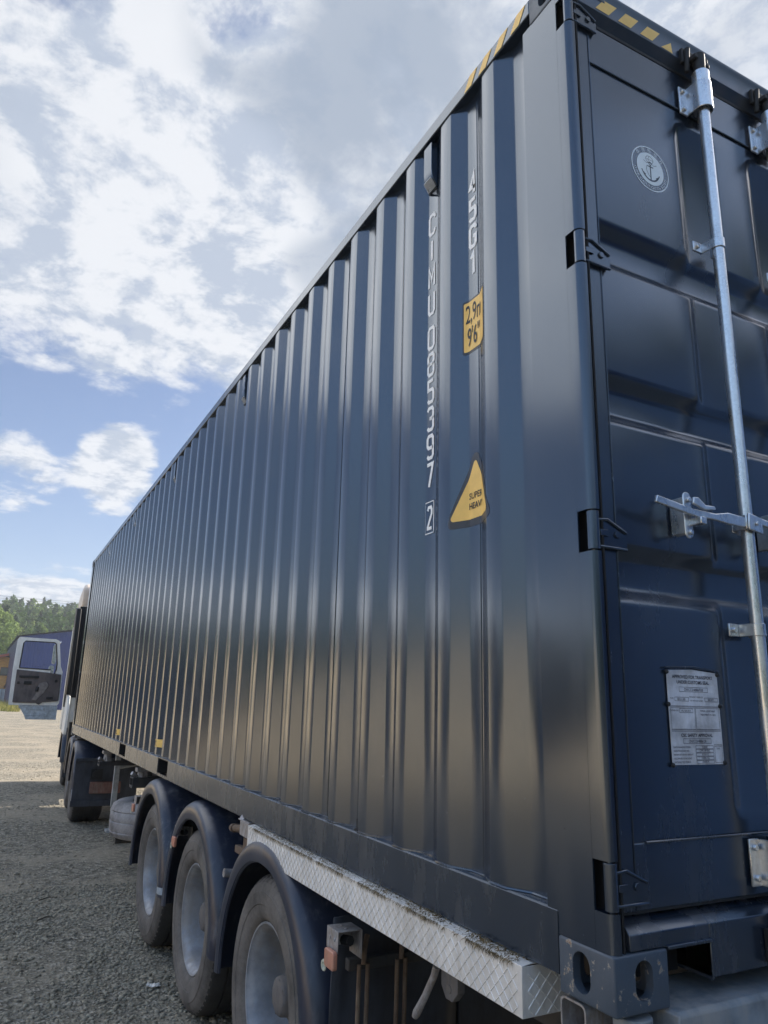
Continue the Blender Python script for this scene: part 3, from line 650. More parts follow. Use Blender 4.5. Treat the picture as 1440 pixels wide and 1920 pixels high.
# ---------------------------------------------------------------- doors
CH = [(3.155, 3.118, 3.045, 3.010), (2.680, 2.642, 2.570, 2.535), (2.207, 2.168, 2.096, 2.057)]
def door(mirror):
    X = (lambda x: WID - x) if mirror else (lambda x: x)
    yf, yd = .016, .054
    # pressed panel as a height field
    xs = sorted(set([.092, .10] + [.455, .490, .610, .642, .805, .840, .955, .988, 1.13, 1.175]))
    def hx(x):
        for a, b, c, d in ((.455, .490, .610, .642), (.805, .840, .955, .988)):
            if a < x < b: return (x - a) / (b - a)
            if b <= x <= c: return 1
            if c < x < d: return 1 - (x - c) / (d - c)
        return 0
    def hz(z):
        for a, b, c, d in CH:
            if b < z < a: return (a - z) / (a - b)
            if c <= z <= b: return 1
            if d < z < c: return (z - d) / (c - d)
        return 0
    def fine(v, ks, e=.011):
        out = set(v)
        for k in ks: out |= {k - e, k - e * .5, k, k + e * .5, k + e}
        return sorted(out)
    zk = [q for c in CH for q in c]; zs = fine([1.500, 1.53, 3.66, 3.705], zk); xs = fine(xs, [.455, .490, .610, .642, .805, .840, .955, .988])
    def edge(z): return 1 if 1.53 < z < 3.66 else 0
    f0 = lambda x, z: yf + .004 + (yd - yf - .004) * max(.5 * hx(x) * (1 if z < 3.64 else 0.0) * (1 if z > 1.56 else 0), hz(z))
    def f(x, z):                                   # pressed radii: average over a small window
        return sum(f0(x + a, z + b) for a in (-.008, 0, .008) for b in (-.008, 0, .008)) / 9 if .11 < x < 1.16 else sum(f0(x, z + b) for b in (-.008, 0, .008)) / 3
    zs = sorted(set(zs + [1.555, 1.565, 3.63, 3.65])); mb = MB(); n = len(xs)
    mb.add([(X(x), f(x, z), z) for z in zs for x in xs], [(j * n + i, j * n + i + 1, (j + 1) * n + i + 1, (j + 1) * n + i) for j in range(len(zs) - 1) for i in range(n - 1)])
    o = mb.build('door', cont, M['door'], smooth=50)
    mb = MB(); x0, x1 = .036, 1.212
    mb.box(X(x0), X(.092), yf, .066, 1.358, 3.852); mb.box(X(1.175), X(x1), yf, .066, 1.358, 3.852)
    mb.box(X(.0925), X(1.1745), yf + .001, .066, 3.705, 3.852); mb.box(X(.0925), X(1.1745), yf + .001, .066, 1.358, 1.500)
    mb.build('door_frame', o, M['door'], bevel=.004)
    mb = MB(); mb.tube([(X(.094), yf, 3.705), (X(1.17), yf, 3.705)], .0028, 6); mb.tube([(X(.13), yf - .002, 1.500), (X(1.13), yf - .002, 1.500)], .0032, 6); mb.tube([(X(.093), yf, 1.36), (X(.093), yf, 3.85)], .0020, 6)
    mb.build('weld_bead', o, M['rail'])
    mb = MB(); mb.box(X(.036), X(1.212), .022, .030, 1.352, 1.3575); mb.box(X(.0345), X(.0358), .014, .05, 1.36, 3.85); mb.box(X(1.2125), X(1.218), .014, .05, 1.36, 3.86); mb.build('gasket', o, M['gasket'])
    for i, h in enumerate(HZ):
        mb = MB(); r = .0155; cx, cy = .0165, .0145
        ring = [(cx + r * math.cos(R(a)), cy + r * math.sin(R(a))) for a in range(0, 360, 20)]
        mb.prism([(X(p[0]), p[1]) for p in ring], 'z', h - HH + .004, h + HH - .004)
        mb.tube([(X(cx), cy, h - HH - .004), (X(cx), cy, h + HH + .004)], .006, 8)
        # forged blade reaching over the door stile
        T, Bm = h + .032, h - .040
        out = [(.020, T - .004), (.055, T), (.118, T - .026), (.124, T - .034), (.122, Bm + .006), (.116, Bm), (.020, Bm)]
        mb.prism([(X(p[0]), p[1]) for p in out], 'y', .0085, .0155)
        mb.tube([(X(.024), .007, T - .004), (X(.055), .006, T - .001), (X(.119), .007, T - .029)], .0045, 8); mb.tube([(X(.024), .007, Bm), (X(.119), .007, Bm)], .0045, 8)
        mb.box(X(.03), X(.058), .0035, .009, h - .012, h + .004)
        mb.bolt((X(.088), .0085, h - .004), .010, .005); hg = mb.build('hinge', o, M['paint'], bevel=.0012)
    # locking bars
    for bx in (.535, .885):
        b = MB(); cy = -.034; b.tube([(X(bx), cy, 1.27), (X(bx), cy, 3.73)], .0175, 20); b.tube([(X(bx), cy, 3.70), (X(bx), cy, 3.705), (X(bx), cy, 3.83), (X(bx), cy, 3.835)], [.023, .0275, .0275, .021], 20)
        bar = b.build('locking_bar', o, M['galv'], smooth=50)
        k = MB()                                       # top cam and keeper, bottom cam
        k.tube([(X(bx), cy, 3.833), (X(bx), cy, 3.905)], [.018, .020], 14); k.box(X(bx - .030), X(bx + .030), cy - .012, cy + .016, 3.878, 3.896)
        k.tube([(X(bx - .036), -.012, 3.84), (X(bx - .036), -.022, 3.93)], .009, 8); k.tube([(X(bx + .038), -.012, 3.84), (X(bx + .038), -.022, 3.93)], .009, 8)
        k.box(X(bx - .052), X(bx + .054), -.014, -.0005, 3.876, 3.935); k.box(X(bx + .012), X(bx + .034), cy - .014, cy + .02, 3.86, 3.875)
        k.build('bar_cam', o, M['gasket'], bevel=.003); k = MB()
        k.tube([(X(bx), cy, 1.285), (X(bx), cy, 1.245)], .020, 12); k.box(X(bx - .05), X(bx + .05), -.03, -.0012, 1.215, 1.29)
        k.build('bar_cam', o, M['gasket'], bevel=.003)
        for zc, hh, wide in ((3.735, .052, 1), (3.188, .017, 0), (2.010, .017, 0), (1.435, .055, 1)):
            q = MB(); r0 = .0208 if not wide else .030
            arc = [(bx + r0 * math.cos(R(a)), cy - r0 * math.sin(R(a))) for a in range(-10, 191, 15)]
            arc = [(bx + .0255 if not wide else bx + .031, .012)] + arc + [(bx - .0255 if not wide else bx - .031, .012)]
            inn = [(p[0] + (bx - p[0]) * .14, p[1] + (cy - p[1]) * .14 if p[1] < 0 else p[1]) for p in arc]
            q.prism([(X(p[0]), p[1]) for p in arc + inn[::-1]], 'z', zc - hh, zc + hh)
            q.box(X(bx - .062), X(bx - .0255), .004, .0105, zc - hh, zc + hh); q.box(X(bx + .0255), X(bx + .060), .004, .0105, zc - hh, zc + hh)
            for dx in (-.046, .046):
                for dz in ((-.035, .035) if wide else (0,)): q.bolt((X(bx + dx), .004, zc + dz), .0085, .008)
            q.build('bar_bracket', o, M['galv'], bevel=.002)
        hs = -1; hx0 = bx - .046                      # handle assembly
        q = MB()
        q.prism([(X(bx - .030), 2.278), (X(bx + .026), 2.270), (X(bx + .028), 2.315), (X(bx - .028), 2.325)], 'y', -.064, -.0575); q.prism([(X(bx - .030), 2.278), (X(bx + .026), 2.270), (X(bx + .028), 2.315), (X(bx - .028), 2.325)], 'y', -.012, -.006)
        q.box(X(bx - .032), X(bx - .026), -.0575, -.012, 2.28, 2.32); q.bolt((X(bx), -.064, 2.297), .007, .006)
        q.prism([(X(bx - .03), 2.284), (X(bx - .03), 2.312), (X(bx - .10), 2.316), (X(bx - .15), 2.306), (X(bx - .24), 2.308), (X(bx - .365), 2.326), (X(bx - .37), 2.306), (X(bx - .24), 2.289), (X(bx - .15), 2.288), (X(bx - .10), 2.284)], 'y', -.056, -.047)
        for dz, z0 in ((.0, 2.336), (0, 2.248)): q.bolt((X(bx - .232), -.036, z0), .0085, .008)
        q.prism([(X(p[0]), p[1]) for p in rrect(bx - .248, bx - .218, 2.232, 2.358, .0148)], 'y', -.036, -.031)
        q.box(X(bx - .243), X(bx - .238), -.031, .0155, 2.245, 2.345); q.box(X(bx - .228), X(bx - .223), -.031, .0155, 2.245, 2.345)
        q.prism([(X(bx - .243), 2.336), (X(bx - .225), 2.338), (X(bx - .20), 2.320), (X(bx - .165), 2.322), (X(bx - .160), 2.313), (X(bx - .205), 2.306), (X(bx - .246), 2.318)], 'y', -.066, -.058)
        q.box(X(bx - .222), X(bx - .200), -.066, -.030, 2.268, 2.288)
        q.build('door_handle', o, M['galv'], bevel=.003)
    return o
dL = door(False); dR = door(True)

# approval plate
def panel_text(mb, body, size, x, z, y, fw=1.0, align='LEFT', bold=0.0):
    vs, fs = text_data(body, size, fw, align, bold); mb.add([(x + v[0], y, z + v[1]) for v in vs], fs)
px0, px1, pz0, pz1, py = .236, .420, 1.668, 1.901, .0165
mb = MB(); mb.box(px0, px1, py - .0015, py, pz0, pz1 - .006); mb.use(M['plate'])
mb = MB().use(M['plate']); mb.prism([(px0, pz0), (px1, pz0), (px1, pz1 - .008), ((px0 + px1) / 2, pz1 - .002), (px0, pz1 - .006)], 'y', py - .0015, py)
mb.use(M['door']).tube([(px0 - .006, py - .003, pz1), ((px0 + px1) / 2, py - .005, pz1 + .004), (px1 + .004, py - .003, pz1 - .003)], .003, 6)
yy_keep = mb
mb = MB(); yy = py - .0022; cx = (px0 + px1) / 2
def bx(x0, x1, z0, z1, t=.0008):
    for a in ((x0, x1, z0, z0 + t), (x0, x1, z1 - t, z1), (x0, x0 + t, z0, z1), (x1 - t, x1, z0, z1)): mb.add([(a[0], yy, a[2]), (a[1], yy, a[2]), (a[1], yy, a[3]), (a[0], yy, a[3])], [(0, 1, 2, 3)])
T = lambda s, sz, x, z, al='CENTER', fw=.95, bold=0: panel_text(mb, s, sz, x, z, yy, fw, al, bold)
T('APPROVED FOR TRANSPORT', .0118, cx, 1.876, bold=.0002); T('UNDER CUSTOMS SEAL', .0118, cx, 1.863, bold=.0002)
bx(cx - .052, cx + .052, 1.843, 1.855); T('CN/CCS/4886/028', .0095, cx, 1.8455)
T('TYPE', .006, px0 + .012, 1.824); bx(px0 + .022, px0 + .072, 1.820, 1.830); T('45G1-285', .0075, px0 + .046, 1.8222); T('MANUFACTURERS NO.', .0052, px0 + .100, 1.829); T('OF THE CONTAINER', .0052, px0 + .100, 1.820); bx(px0 + .130, px1 - .005, 1.820, 1.830); T('0853972', .0072, px0 + .154, 1.8222)
for z in (1.808, 1.806, 1.750, 1.747): mb.add([(px0 + .004, yy, z), (px1 - .004, yy, z), (px1 - .004, yy, z + .0008), (px0 + .004, yy, z + .0008)], [(0, 1, 2, 3)])
bx(cx + .001, px1 - .005, 1.752, 1.804); bx(px0 + .005, cx - .001, 1.752, 1.804); T('OWNER NO.', .006, px0 + .018, 1.795); bx(px0 + .036, cx - .008, 1.792, 1.802); T('MU 0853972', .007, px0 + .060, 1.794); T('TIMBER COMPONENT', .006, cx + .046, 1.795); T('TREATMENT IM / 2020', .006, cx + .046, 1.786)
T('CSC SAFETY APPROVAL', .0112, cx, 1.734, bold=.0002); bx(cx - .05, cx + .05, 1.718, 1.730); T('CN/CCS/4886/28', .0092, cx, 1.7205)
for i, (a, b) in enumerate((('DATE MANUFACTURED', '11/2020'), ('IDENTIFICATION NO.', 'CIMU 0853972'), ('MAXIMUM GROSS WEIGHT', '32500 KG'), ('ALLOWABLE STACKING', '192000 KG'), ('RACKING TEST FORCE', '150000 N'))):
    z = 1.7075 - i * .0088; T(a, .0062, px0 + .006, z, 'LEFT', .9); bx(px0 + .084, px1 - .036, z - .002, z + .0058); T(b, .0065, px0 + .116, z)
bx(px1 - .032, px1 - .004, 1.668 + .004, 1.716); T('FIRST EXAM', .0048, px1 - .018, 1.710); T('DATE', .0048, px1 - .018, 1.704)
eng = mb; mb = yy_keep; mb.use(M['gasket'])
for x, z in ((px0, pz1 - .010), (px1, pz1 - .012), (px0 - .001, 1.812), (px1 + .001, 1.810), (px0, pz0), (px1 + .001, pz0 + .003)):
    mb.lathe([(-.0055, 0.0005), (-.005, .003), (-.003, .0052), (-.0005, .0058), (.001, .006)], (x, py - .0015, z), 'y', 12)
pl = mb.build('approval_plate', dL, None, smooth=30); eng.build('engraving', pl, M['ink'], smooth=0)
# classification emblem on the door: ring lettering and an anchor
EX, EZ, ER, EY = .327, 3.416, .079, .0192
def disc(mb, r0, r1, n=64, y=EY):
    vs = [(EX + r * math.cos(2 * math.pi * k / n), y, EZ + r * math.sin(2 * math.pi * k / n)) for r in (r0, r1) for k in range(n)]
    mb.add(vs, [(k, (k + 1) % n, n + (k + 1) % n, n + k) for k in range(n)])
mb = MB().use(M['emblem']); disc(mb, ER * .95, ER); disc(mb, ER * .0005, ER * .72)
def ring_text(body, r, a0, a1, size, bottom=False):
    n = len(body)
    for i, ch in enumerate(body):
        if ch == ' ': continue
        vs, fs = text_data(ch, size, .9, 'CENTER'); a = a0 + (a1 - a0) * (i + .5) / n; t = R(a)
        for_rot = t + (math.pi / 2 if bottom else -math.pi / 2); c, s = math.cos(for_rot), math.sin(for_rot)
        mb.add([(EX + r * math.cos(t) + v[0] * c - (v[1] - size * .36) * s, EY - .0002, EZ + r * math.sin(t) + v[0] * s + (v[1] - size * .36) * c) for v in vs], fs)
ring_text('CHINA CLASSIFICATION SOCIETY', ER * .835, 192, 348, .0135, True); ring_text('中国船级社', ER * .835, 150, 30, .0165)
mb.use(M['emblemblue']); y2 = EY - .0004
def stroke(pts, w):
    L = []; Rr = []; P = [Vector(p) for p in pts]
    for i, p in enumerate(P):
        d = (P[min(i + 1, len(P) - 1)] - P[max(i - 1, 0)]).normalized(); q = Vector((-d.y, d.x)) * w * .5; L.append(p + q); Rr.append(p - q)
    n = len(P); mb.add([(EX + ER * v.x, y2, EZ + ER * v.y) for v in L + Rr], [(i, i + 1, n + i + 1, n + i) for i in range(n - 1)])
stroke([(0, .18), (0, -.50)], .055); stroke([(-.16, .10), (.16, .10)], .045); stroke([(.07 * math.cos(R(a)), .25 + .07 * math.sin(R(a))) for a in range(0, 361, 30)], .03)
stroke([(.42 * math.cos(R(a)), -.13 + .40 * math.sin(R(a))) for a in range(200, 341, 10)], .07)
stroke([(-.48, -.16), (-.40, -.30), (-.28, -.34)], .05); stroke([(.48, -.16), (.40, -.30), (.28, -.34)], .05)
stroke([(.20 * math.cos(R(a)) - .02, .42 + .16 * math.sin(R(a))) for a in range(0, 361, 24)], .02); stroke([(-.2, .42), (.18, .42)], .015); stroke([(-.02, .27), (-.10, .42), (-.02, .58)], .015); stroke([(-.35, .30), (-.2, .22), (0, .3), (.2, .2), (.36, .28)], .02)
stroke([(-.18, .12), (-.22, -.1), (-.12, -.3), (0, -.4)], .02)
mb.build('emblem', dL, None, smooth=0)

# ---------------------------------------------------------------- lettering on the side wall
def vertical_letters(body, y0, w, ztop, h=.098, pitch=.1092, t=.0115):
    mb = MB(); z = ztop
    for ch in body:
        if ch != ' ': glyph(mb, ch, w, h, t, lambda a, b: (INN - .0015, y0 - a, z - h + b))
        z -= pitch if ch != ' ' else pitch * .32
    return mb, z
mb, z = vertical_letters('45G1', .584, .050, 3.677, t=.0155)
mb.build('size_code_lettering', cont, M['white'], smooth=0)
mb, z = vertical_letters('CIMU', .866, .052, 3.684, .100, .1165, .0135); mb2, z2 = vertical_letters('085397', .866, .052, 3.188, .098, .1092, .0135)
mb.add(mb2.v, mb2.f); glyph(mb, '2', .038, .088, .0115, lambda a, b: (INN - .0015, .858 - a, 2.392 + b))
for a in ((.872, .810, 2.378, 2.3815), (.872, .810, 2.4925, 2.496), (.872, .8685, 2.378, 2.496), (.8135, .810, 2.378, 2.496)): mb.add([(INN - .0015, a[0], a[2]), (INN - .0015, a[1], a[2]), (INN - .0015, a[1], a[3]), (INN - .0015, a[0], a[3])], [(0, 1, 2, 3)])
mb.build('serial_lettering', cont, M['white'], smooth=0)
# height sticker and heavy-load triangle, laid over the pressings
def txt2(body, size, yl, z, fw=1, bold=0): vs, fs = text_data(body, size, fw, 'LEFT', bold); return [(yl - v[0], z + v[1]) for v in vs], fs
poly = lambda p: ([(q[0], q[1]) for q in p], [tuple(range(len(p)))])
pol = [(M['decalblack'], *poly(rrect(.466, .611, 2.962, 3.166, .008))), (M['yellow'], *poly(rrect(.471, .6055, 2.970, 3.158, .006)))]
pol.append((M['inkb'], *txt2('2,9m', .098, .599, 3.078, .50, .0008))); pol.append((M['inkb'], *txt2("9'6\"", .098, .592, 2.988, .50, .0008)))
wrap_decal(pol, 'height_sticker', cont, .0009)
def rtri(a, b, c, r, n=5):
    out = []; P = [Vector(a), Vector(b), Vector(c)]
    for i in range(3):
        p = P[i]; u = (P[i - 1] - p).normalized(); w = (P[(i + 1) % 3] - p).normalized()
        ang = math.acos(max(-1, min(1, u.dot(w)))) / 2; d = r / math.tan(ang); cc = p + (u + w).normalized() * (r / math.sin(ang))
        s = p + u * d - cc; e = p + w * d - cc; a0 = math.atan2(s.y, s.x); a1 = math.atan2(e.y, e.x); da = (a1 - a0 + math.pi) % (2 * math.pi) - math.pi
        out += [(cc.x + r * math.cos(a0 + da * k / n), cc.y + r * math.sin(a0 + da * k / n)) for k in range(n + 1)]
    return out
pol = [(M['decalblack'], *poly(rtri((.682, 2.352), (.553, 2.622), (.424, 2.352), .020))), (M['yellow'], *poly(rtri((.661, 2.376), (.553, 2.580), (.447, 2.376), .010)))]
pol.append((M['inkb'], *txt2('SUPER', .030, .588, 2.442, .90, .0004))); pol.append((M['inkb'], *txt2('HEAVY', .030, .588, 2.408, .90, .0004)))
wrap_decal(pol, 'warning_sticker', cont, .0009)
for yc, zc, body in ((5.125, 1.432, 'TYL'), (7.30, 1.422, 'XL')):
    pol = [(M['yellow'], *poly(rrect(yc - .115, yc + .115, zc - .03, zc + .03, .002))), (M['inkb'], *txt2(body, .062, yc + .085, zc - .021, .95, .001))]
    wrap_decal(pol, 'lashing_sticker', cont, .0012)

# ventilators under the top rail
def vent(k, zt=3.985, zb=3.775):
    y0 = P0 + PT * k + .144; y1 = y0 + .060; mb = MB(); xo = OUT + .001
    prof = [(INN - .001, zt), (xo, zt), (xo, zb + .085), (xo + .004, zb + .048), (INN - .006, zb + .012), (INN - .001, zb + .012)]
    mb.prism([(p[0], p[1]) for p in prof], 'y', y0, y1) if False else mb.add([(p[0], y0, p[1]) for p in prof] + [(p[0], y1, p[1]) for p in prof], [tuple(range(6))[::-1], tuple(range(6, 12))] + [(i, (i + 1) % 6, 6 + (i + 1) % 6, 6 + i) for i in range(6)])
    o = mb.build('ventilator', cont, M['rail'], bevel=.002)
    g = MB()
    a = Vector((xo + .002, 0, zb + .046)); b = Vector((INN - .007, 0, zb + .013)); nrm = Vector((-(a.z - b.z), 0, -(b.x - a.x))).normalized() * -.0025; nrm = Vector((-abs(nrm.x), 0, -abs(nrm.z)))
    g.add([tuple(Vector((p.x, y, p.z)) + nrm * .5) for p in (a, b) for y in (y0 + .004, y1 - .004)], [(0, 1, 3, 2)])
    g.build('grille_back', o, M['black'], smooth=0)
    g = MB()
    for i in range(9):
        t = i / 8; p = a.lerp(b, t) + nrm; g.tube([(p.x, y0 + .004, p.z), (p.x, y1 - .004, p.z)], .0009, 4)
        y = y0 + .004 + (y1 - y0 - .008) * t; g.tube([(a.x + nrm.x, y, a.z + nrm.z), (b.x + nrm.x, y, b.z + nrm.z)], .0009, 4)
    g.build('grille', o, M['galv'], smooth=0)
    d = MB(); d.tube([(INN - .003, y0 + .002, zb + .004), (INN - .014, y0 + .03, zb - .006), (INN - .003, y1 - .002, zb + .010)], .005, 6); d.build('sealant', o, M['gasket'])
for k in (1, 10, 18, 26, 34): vent(k)
# small lashing ring stub on the bottom ledge
mb = MB(); mb.tube([(.012, 1.300, RB1 + .002), (.010, 1.298, RB1 + .045)], .004, 6); mb.box(.004, .03, 1.285, 1.312, RB1 + .0005, RB1 + .008); mb.build('lashing_stub', cont, M['gasket'])
# ================================================================ TRAILER
trl = empty('semi_trailer', (1.22, 2.2, 0), 'dusty three-axle container trailer with blue black mudguards under the dark container', 'semi-trailer')
WY = (2.20, 3.56, 4.92); WZ = .505
mb = MB()
for x in (.74, 1.56):                                  # main I-beams with gooseneck
    mb.box(x, x + .14, .12, 9.6, 1.02, 1.035); mb.box(x, x + .14, .12, 9.6, .70, .715); mb.box(x + .062, x + .078, .12, 9.6, .7155, 1.0195)
    mb.box(x, x + .14, 9.6, 12.3, 1.12, 1.16); mb.box(x, x + .14, 9.3, 9.62, .72, 1.16)
for y in (.5, 1.3, 2.9, 4.2, 7.4, 9.5, 11.2): mb.box(.881, 1.559, y, y + .1, .86, .98)
mb.build('chassis_beam', trl, M['chassis'], bevel=.004)
for y, z0, z1, xo in ((2.62, 1.02, 1.15, .05), (6.05, .985, 1.062, .005), (8.42, .985, 1.022, .005), (11.6, 1.03, 1.12, .05)):
    d = .16
    # tapered outrigger: channel with a top flange, hollow end
    for s in (1, -1):
        X = (lambda x: x) if s == 1 else (lambda x: WID - x); mb = MB()
        mb.box(X(xo), X(.735), y, y + .012, z0, z1); mb.box(X(xo), X(.735), y, y + d, z1 + .0005, z1 + .010); mb.box(X(xo), X(.735), y + d - .012, y + d, z0, z1)
        mb.box(X(xo - .001), X(xo + .010), y - .002, y + d + .002, z0 - .004, z0 + .018)
        mb.build('outrigger', trl, M['chassis'], bevel=.002)
    kb = MB(); kb.use(M['bracket']).tube([(.10, y + .08, z1 + .01), (.10, y + .08, 1.150)], [.05, .04], 10); kb.box(.04, .16, y + .02, y + .14, 1.12, 1.156); kb.tube([(.05, y + .05, z1 + .02), (-.005, y + .03, z1 + .05)], [.014, .020], 8)
    kb.build('twist_lock', trl, None, bevel=.003)
# landing legs
for x in (.28, 2.05):
    mb = MB(); mb.box(x + .02, x + .085, 9.17, 9.235, .42, 1.10); mb.box(x + .03, x + .075, 9.18, 9.225, .15, .42); mb.box(x - .01, x + .115, 9.12, 9.28, .12, .15)
    mb.tube([(x + .05, 9.2, .9), (.8, 9.2, .98)], .03, 8); mb.build('landing_leg', trl, M['strutgrey'], bevel=.004)
# cylinder-shaped spare wheel lying flat in its carrier
mb = MB().use(M['sparetyre']); cs = (.60, 7.62, .50)
mb.lathe([(-.185, .30), (-.19, .38), (-.185, .45), (-.165, .497), (-.12, .518), (-.112, .510), (-.10, .518), (-.02, .522), (-.012, .512), (.004, .522), (.08, .519), (.088, .510), (.10, .518), (.15, .502), (.182, .455), (.19, .38), (.18, .30)], cs, 'z', 56)
sp = mb.build('spare_wheel', trl, None, smooth=50)
mb = MB(); mb.lathe([(-.18, .30), (-.13, .285), (-.10, .10), (-.10, .001)], cs, 'z', 32); mb.lathe([(.18, .30), (.13, .285), (.0, .27), (-.1, .001)], cs, 'z', 32); mb.build('rim', sp, M['rim'], smooth=50)
mb = MB(); mb.tube([(.15, 7.6, .28), (1.2, 7.6, .28)], .03, 8); mb.tube([(.78, 7.3, .72), (.78, 7.3, .28), (.78, 7.95, .28), (.78, 7.95, .72)], .022, 8); mb.build('spare_carrier', trl, M['chassis'])

def wheel(c, side=1, parent=trl, dish=True, name='wheel'):
    """wide single wheel, outer face towards -x (side=1)"""
    s = side
    def lat(mb, prof, seg=72): return mb.lathe([(s * t, r) for t, r in prof], c, 'x', seg)
    mb = MB().use(M['rim'])
    if dish: prof = [(.006, .300), (-.002, .303), (-.006, .300), (-.004, .293), (.010, .288), (.016, .280), (.045, .272), (.10, .262), (.17, .256), (.196, .246), (.206, .225), (.205, .19), (.19, .165), (.186, .13), (.186, .001)]
    else: prof = [(.006, .300), (-.002, .303), (-.006, .300), (-.002, .292), (.02, .282), (.05, .262), (.05, .20), (.03, .15), (.03, .001)]
    lat(mb, prof)
    for k in range(10):                                # hand holes read as dark ovals
        a = R(36 * k + 18); mb.use(M['black']); mb.add([(c[0] + s * (.2015 if dish else .0465), c[1] + .215 * math.cos(a) + .020 * math.cos(a + R(q)) * 1, c[2] + .215 * math.sin(a) + .020 * math.sin(a + R(q))) for q in range(0, 360, 30)], [tuple(range(12))]) if k % 2 == 0 else None
    mb.use(M['rim'])
    w = mb.build(name, parent, None, smooth=40)
    mb = MB().use(M['tyre'])
    side_p = [(.004, .303), (-.012, .312), (-.022, .33), (-.028, .352), (-.030, .375), (-.033, .378), (-.035, .402), (-.033, .430), (-.029, .433), (-.024, .455), (-.012, .474), (.000, .484)]
    lat(mb, side_p)
    mb.use(M['tread'])
    t = [(.000, .484), (.008, .492), (.020, .500)]; x = .020
    for k in range(5):
        wdt = .060; t += [(x + wdt, .506), (x + wdt + .001, .494), (x + wdt + .010, .494), (x + wdt + .011, .506)]; x += wdt + .011
    t += [(.378, .498), (.392, .484)]
    lat(mb, t); mb.use(M['tyre']); lat(mb, [(.392, .484), (.41, .44), (.41, .36), (.37, .30), (.20, .27)])
    for k in range(60):                                # shoulder lugs
        a = R(6 * k); u = Vector((0, math.cos(a), math.sin(a))); v = Vector((0, -math.sin(a), math.cos(a))); C0 = Vector(c)
        q = [C0 + u * .470 + v * .007 + Vector((s * -.0175, 0, 0)), C0 + u * .470 - v * .007 + Vector((s * -.0175, 0, 0)), C0 + u * .4915 - v * .008 + Vector((s * .004, 0, 0)), C0 + u * .4915 + v * .008 + Vector((s * .004, 0, 0))]
        mb.add([tuple(p) for p in q] + [tuple(p + u * -.006 + Vector((s * .010, 0, 0))) for p in q], [(0, 1, 2, 3), (0, 4, 5, 1), (1, 5, 6, 2), (2, 6, 7, 3), (3, 7, 4, 0)])
    mb.build('tyre', w, None, smooth=32)
    mb = MB().use(M['hub']); o = .035 if dish else -.06
    if dish: lat(mb, [(.186, .142), (.150, .135), (.140, .112), (.110, .105), (.100, .085), (.062, .080), (.052, .074), (.046, .062), (.044, .040), (.043, .001)], 40)
    else: lat(mb, [(.03, .12), (-.01, .10), (-.05, .06), (-.055, .001)], 32)
    for k in range(8 if dish else 0):
        a = R(45 * k + 10); mb.bolt((c[0] + s * .060, c[1] + .066 * math.cos(a), c[2] + .066 * math.sin(a)), .008, .012, 'x', -s)
    mb.use(M['hub'])
    for k in range(10):
        a = R(36 * k); r = .168; p = (c[0] + s * (.192 if dish else .034), c[1] + r * math.cos(a), c[2] + r * math.sin(a)); mb.bolt(p, .019, .030, 'x', -s); mb.tube([(p[0] - s * .028, p[1], p[2]), (p[0] - s * .048, p[1], p[2])], .010, 8)
    mb.build('hub', w, None, smooth=40)
    return w
w0 = wheel((.0245, WY[0], WZ)); [copy_tree(w0, trl, (0, WY[i] - WY[0], 0)) for i in (1, 2)]
w1 = wheel((WID - .0245, WY[0], WZ), -1); [copy_tree(w1, trl, (0, WY[i] - WY[0], 0)) for i in (1, 2)]
mb = MB()
for y in WY: mb.tube([(.42, y, WZ), (2.02, y, WZ)], .065, 12); mb.tube([(.75, y + .05, .30), (.75, y + .05, .66)], .11, 12); mb.tube([(1.62, y + .05, .30), (1.62, y + .05, .66)], .11, 12); mb.box(.70, .78, y - .5, y + .2, .46, .56); mb.box(1.60, 1.68, y - .5, y + .2, .46, .56)
mb.build('axle', trl, M['chassis'])

def fender(y, mirror=False, a0=-4, a1=186):
    X = (lambda x: WID - x) if mirror else (lambda x: x)
    # cross-section: (x, radius): outer lip folded down, rounded shoulder, crown, inner edge
    cs = [(-.036, .560), (-.044, .562), (-.047, .590), (-.046, .612), (-.040, .634), (-.026, .651), (-.004, .662), (.025, .668), (.10, .671), (.36, .671), (.42, .666), (.425, .60)]
    inner = [(x + (.006 if x < .2 else -.004), r - .006) for x, r in cs][::-1]
    prof = cs + inner; seg = 44; mb = MB(); vs = []
    for k in range(seg + 1):
        a = R(a0 + (a1 - a0) * k / seg)
        for x, r in prof:
            rr = r * (1 + .02 * (1 if a0 + (a1 - a0) * k / seg > 150 else 0) * ((a0 + (a1 - a0) * k / seg - 150) / 36) ** 2)
            rr += .0035 * mn.noise((k * .4, y * 5, x * 9))
            vs.append((X(x), y - rr * math.cos(a), WZ + rr * math.sin(a)))
    n = len(prof); fs = [(k * n + i, k * n + (i + 1) % n, (k + 1) * n + (i + 1) % n, (k + 1) * n + i) for k in range(seg) for i in range(n)] + [tuple(range(n)), tuple(seg * n + i for i in range(n))[::-1]]
    mb.add(vs, fs); return mb.build('mudguard', trl, M['fender'], smooth=50)
F = [fender(y) for y in WY]; F2 = [fender(y, True) for y in WY]
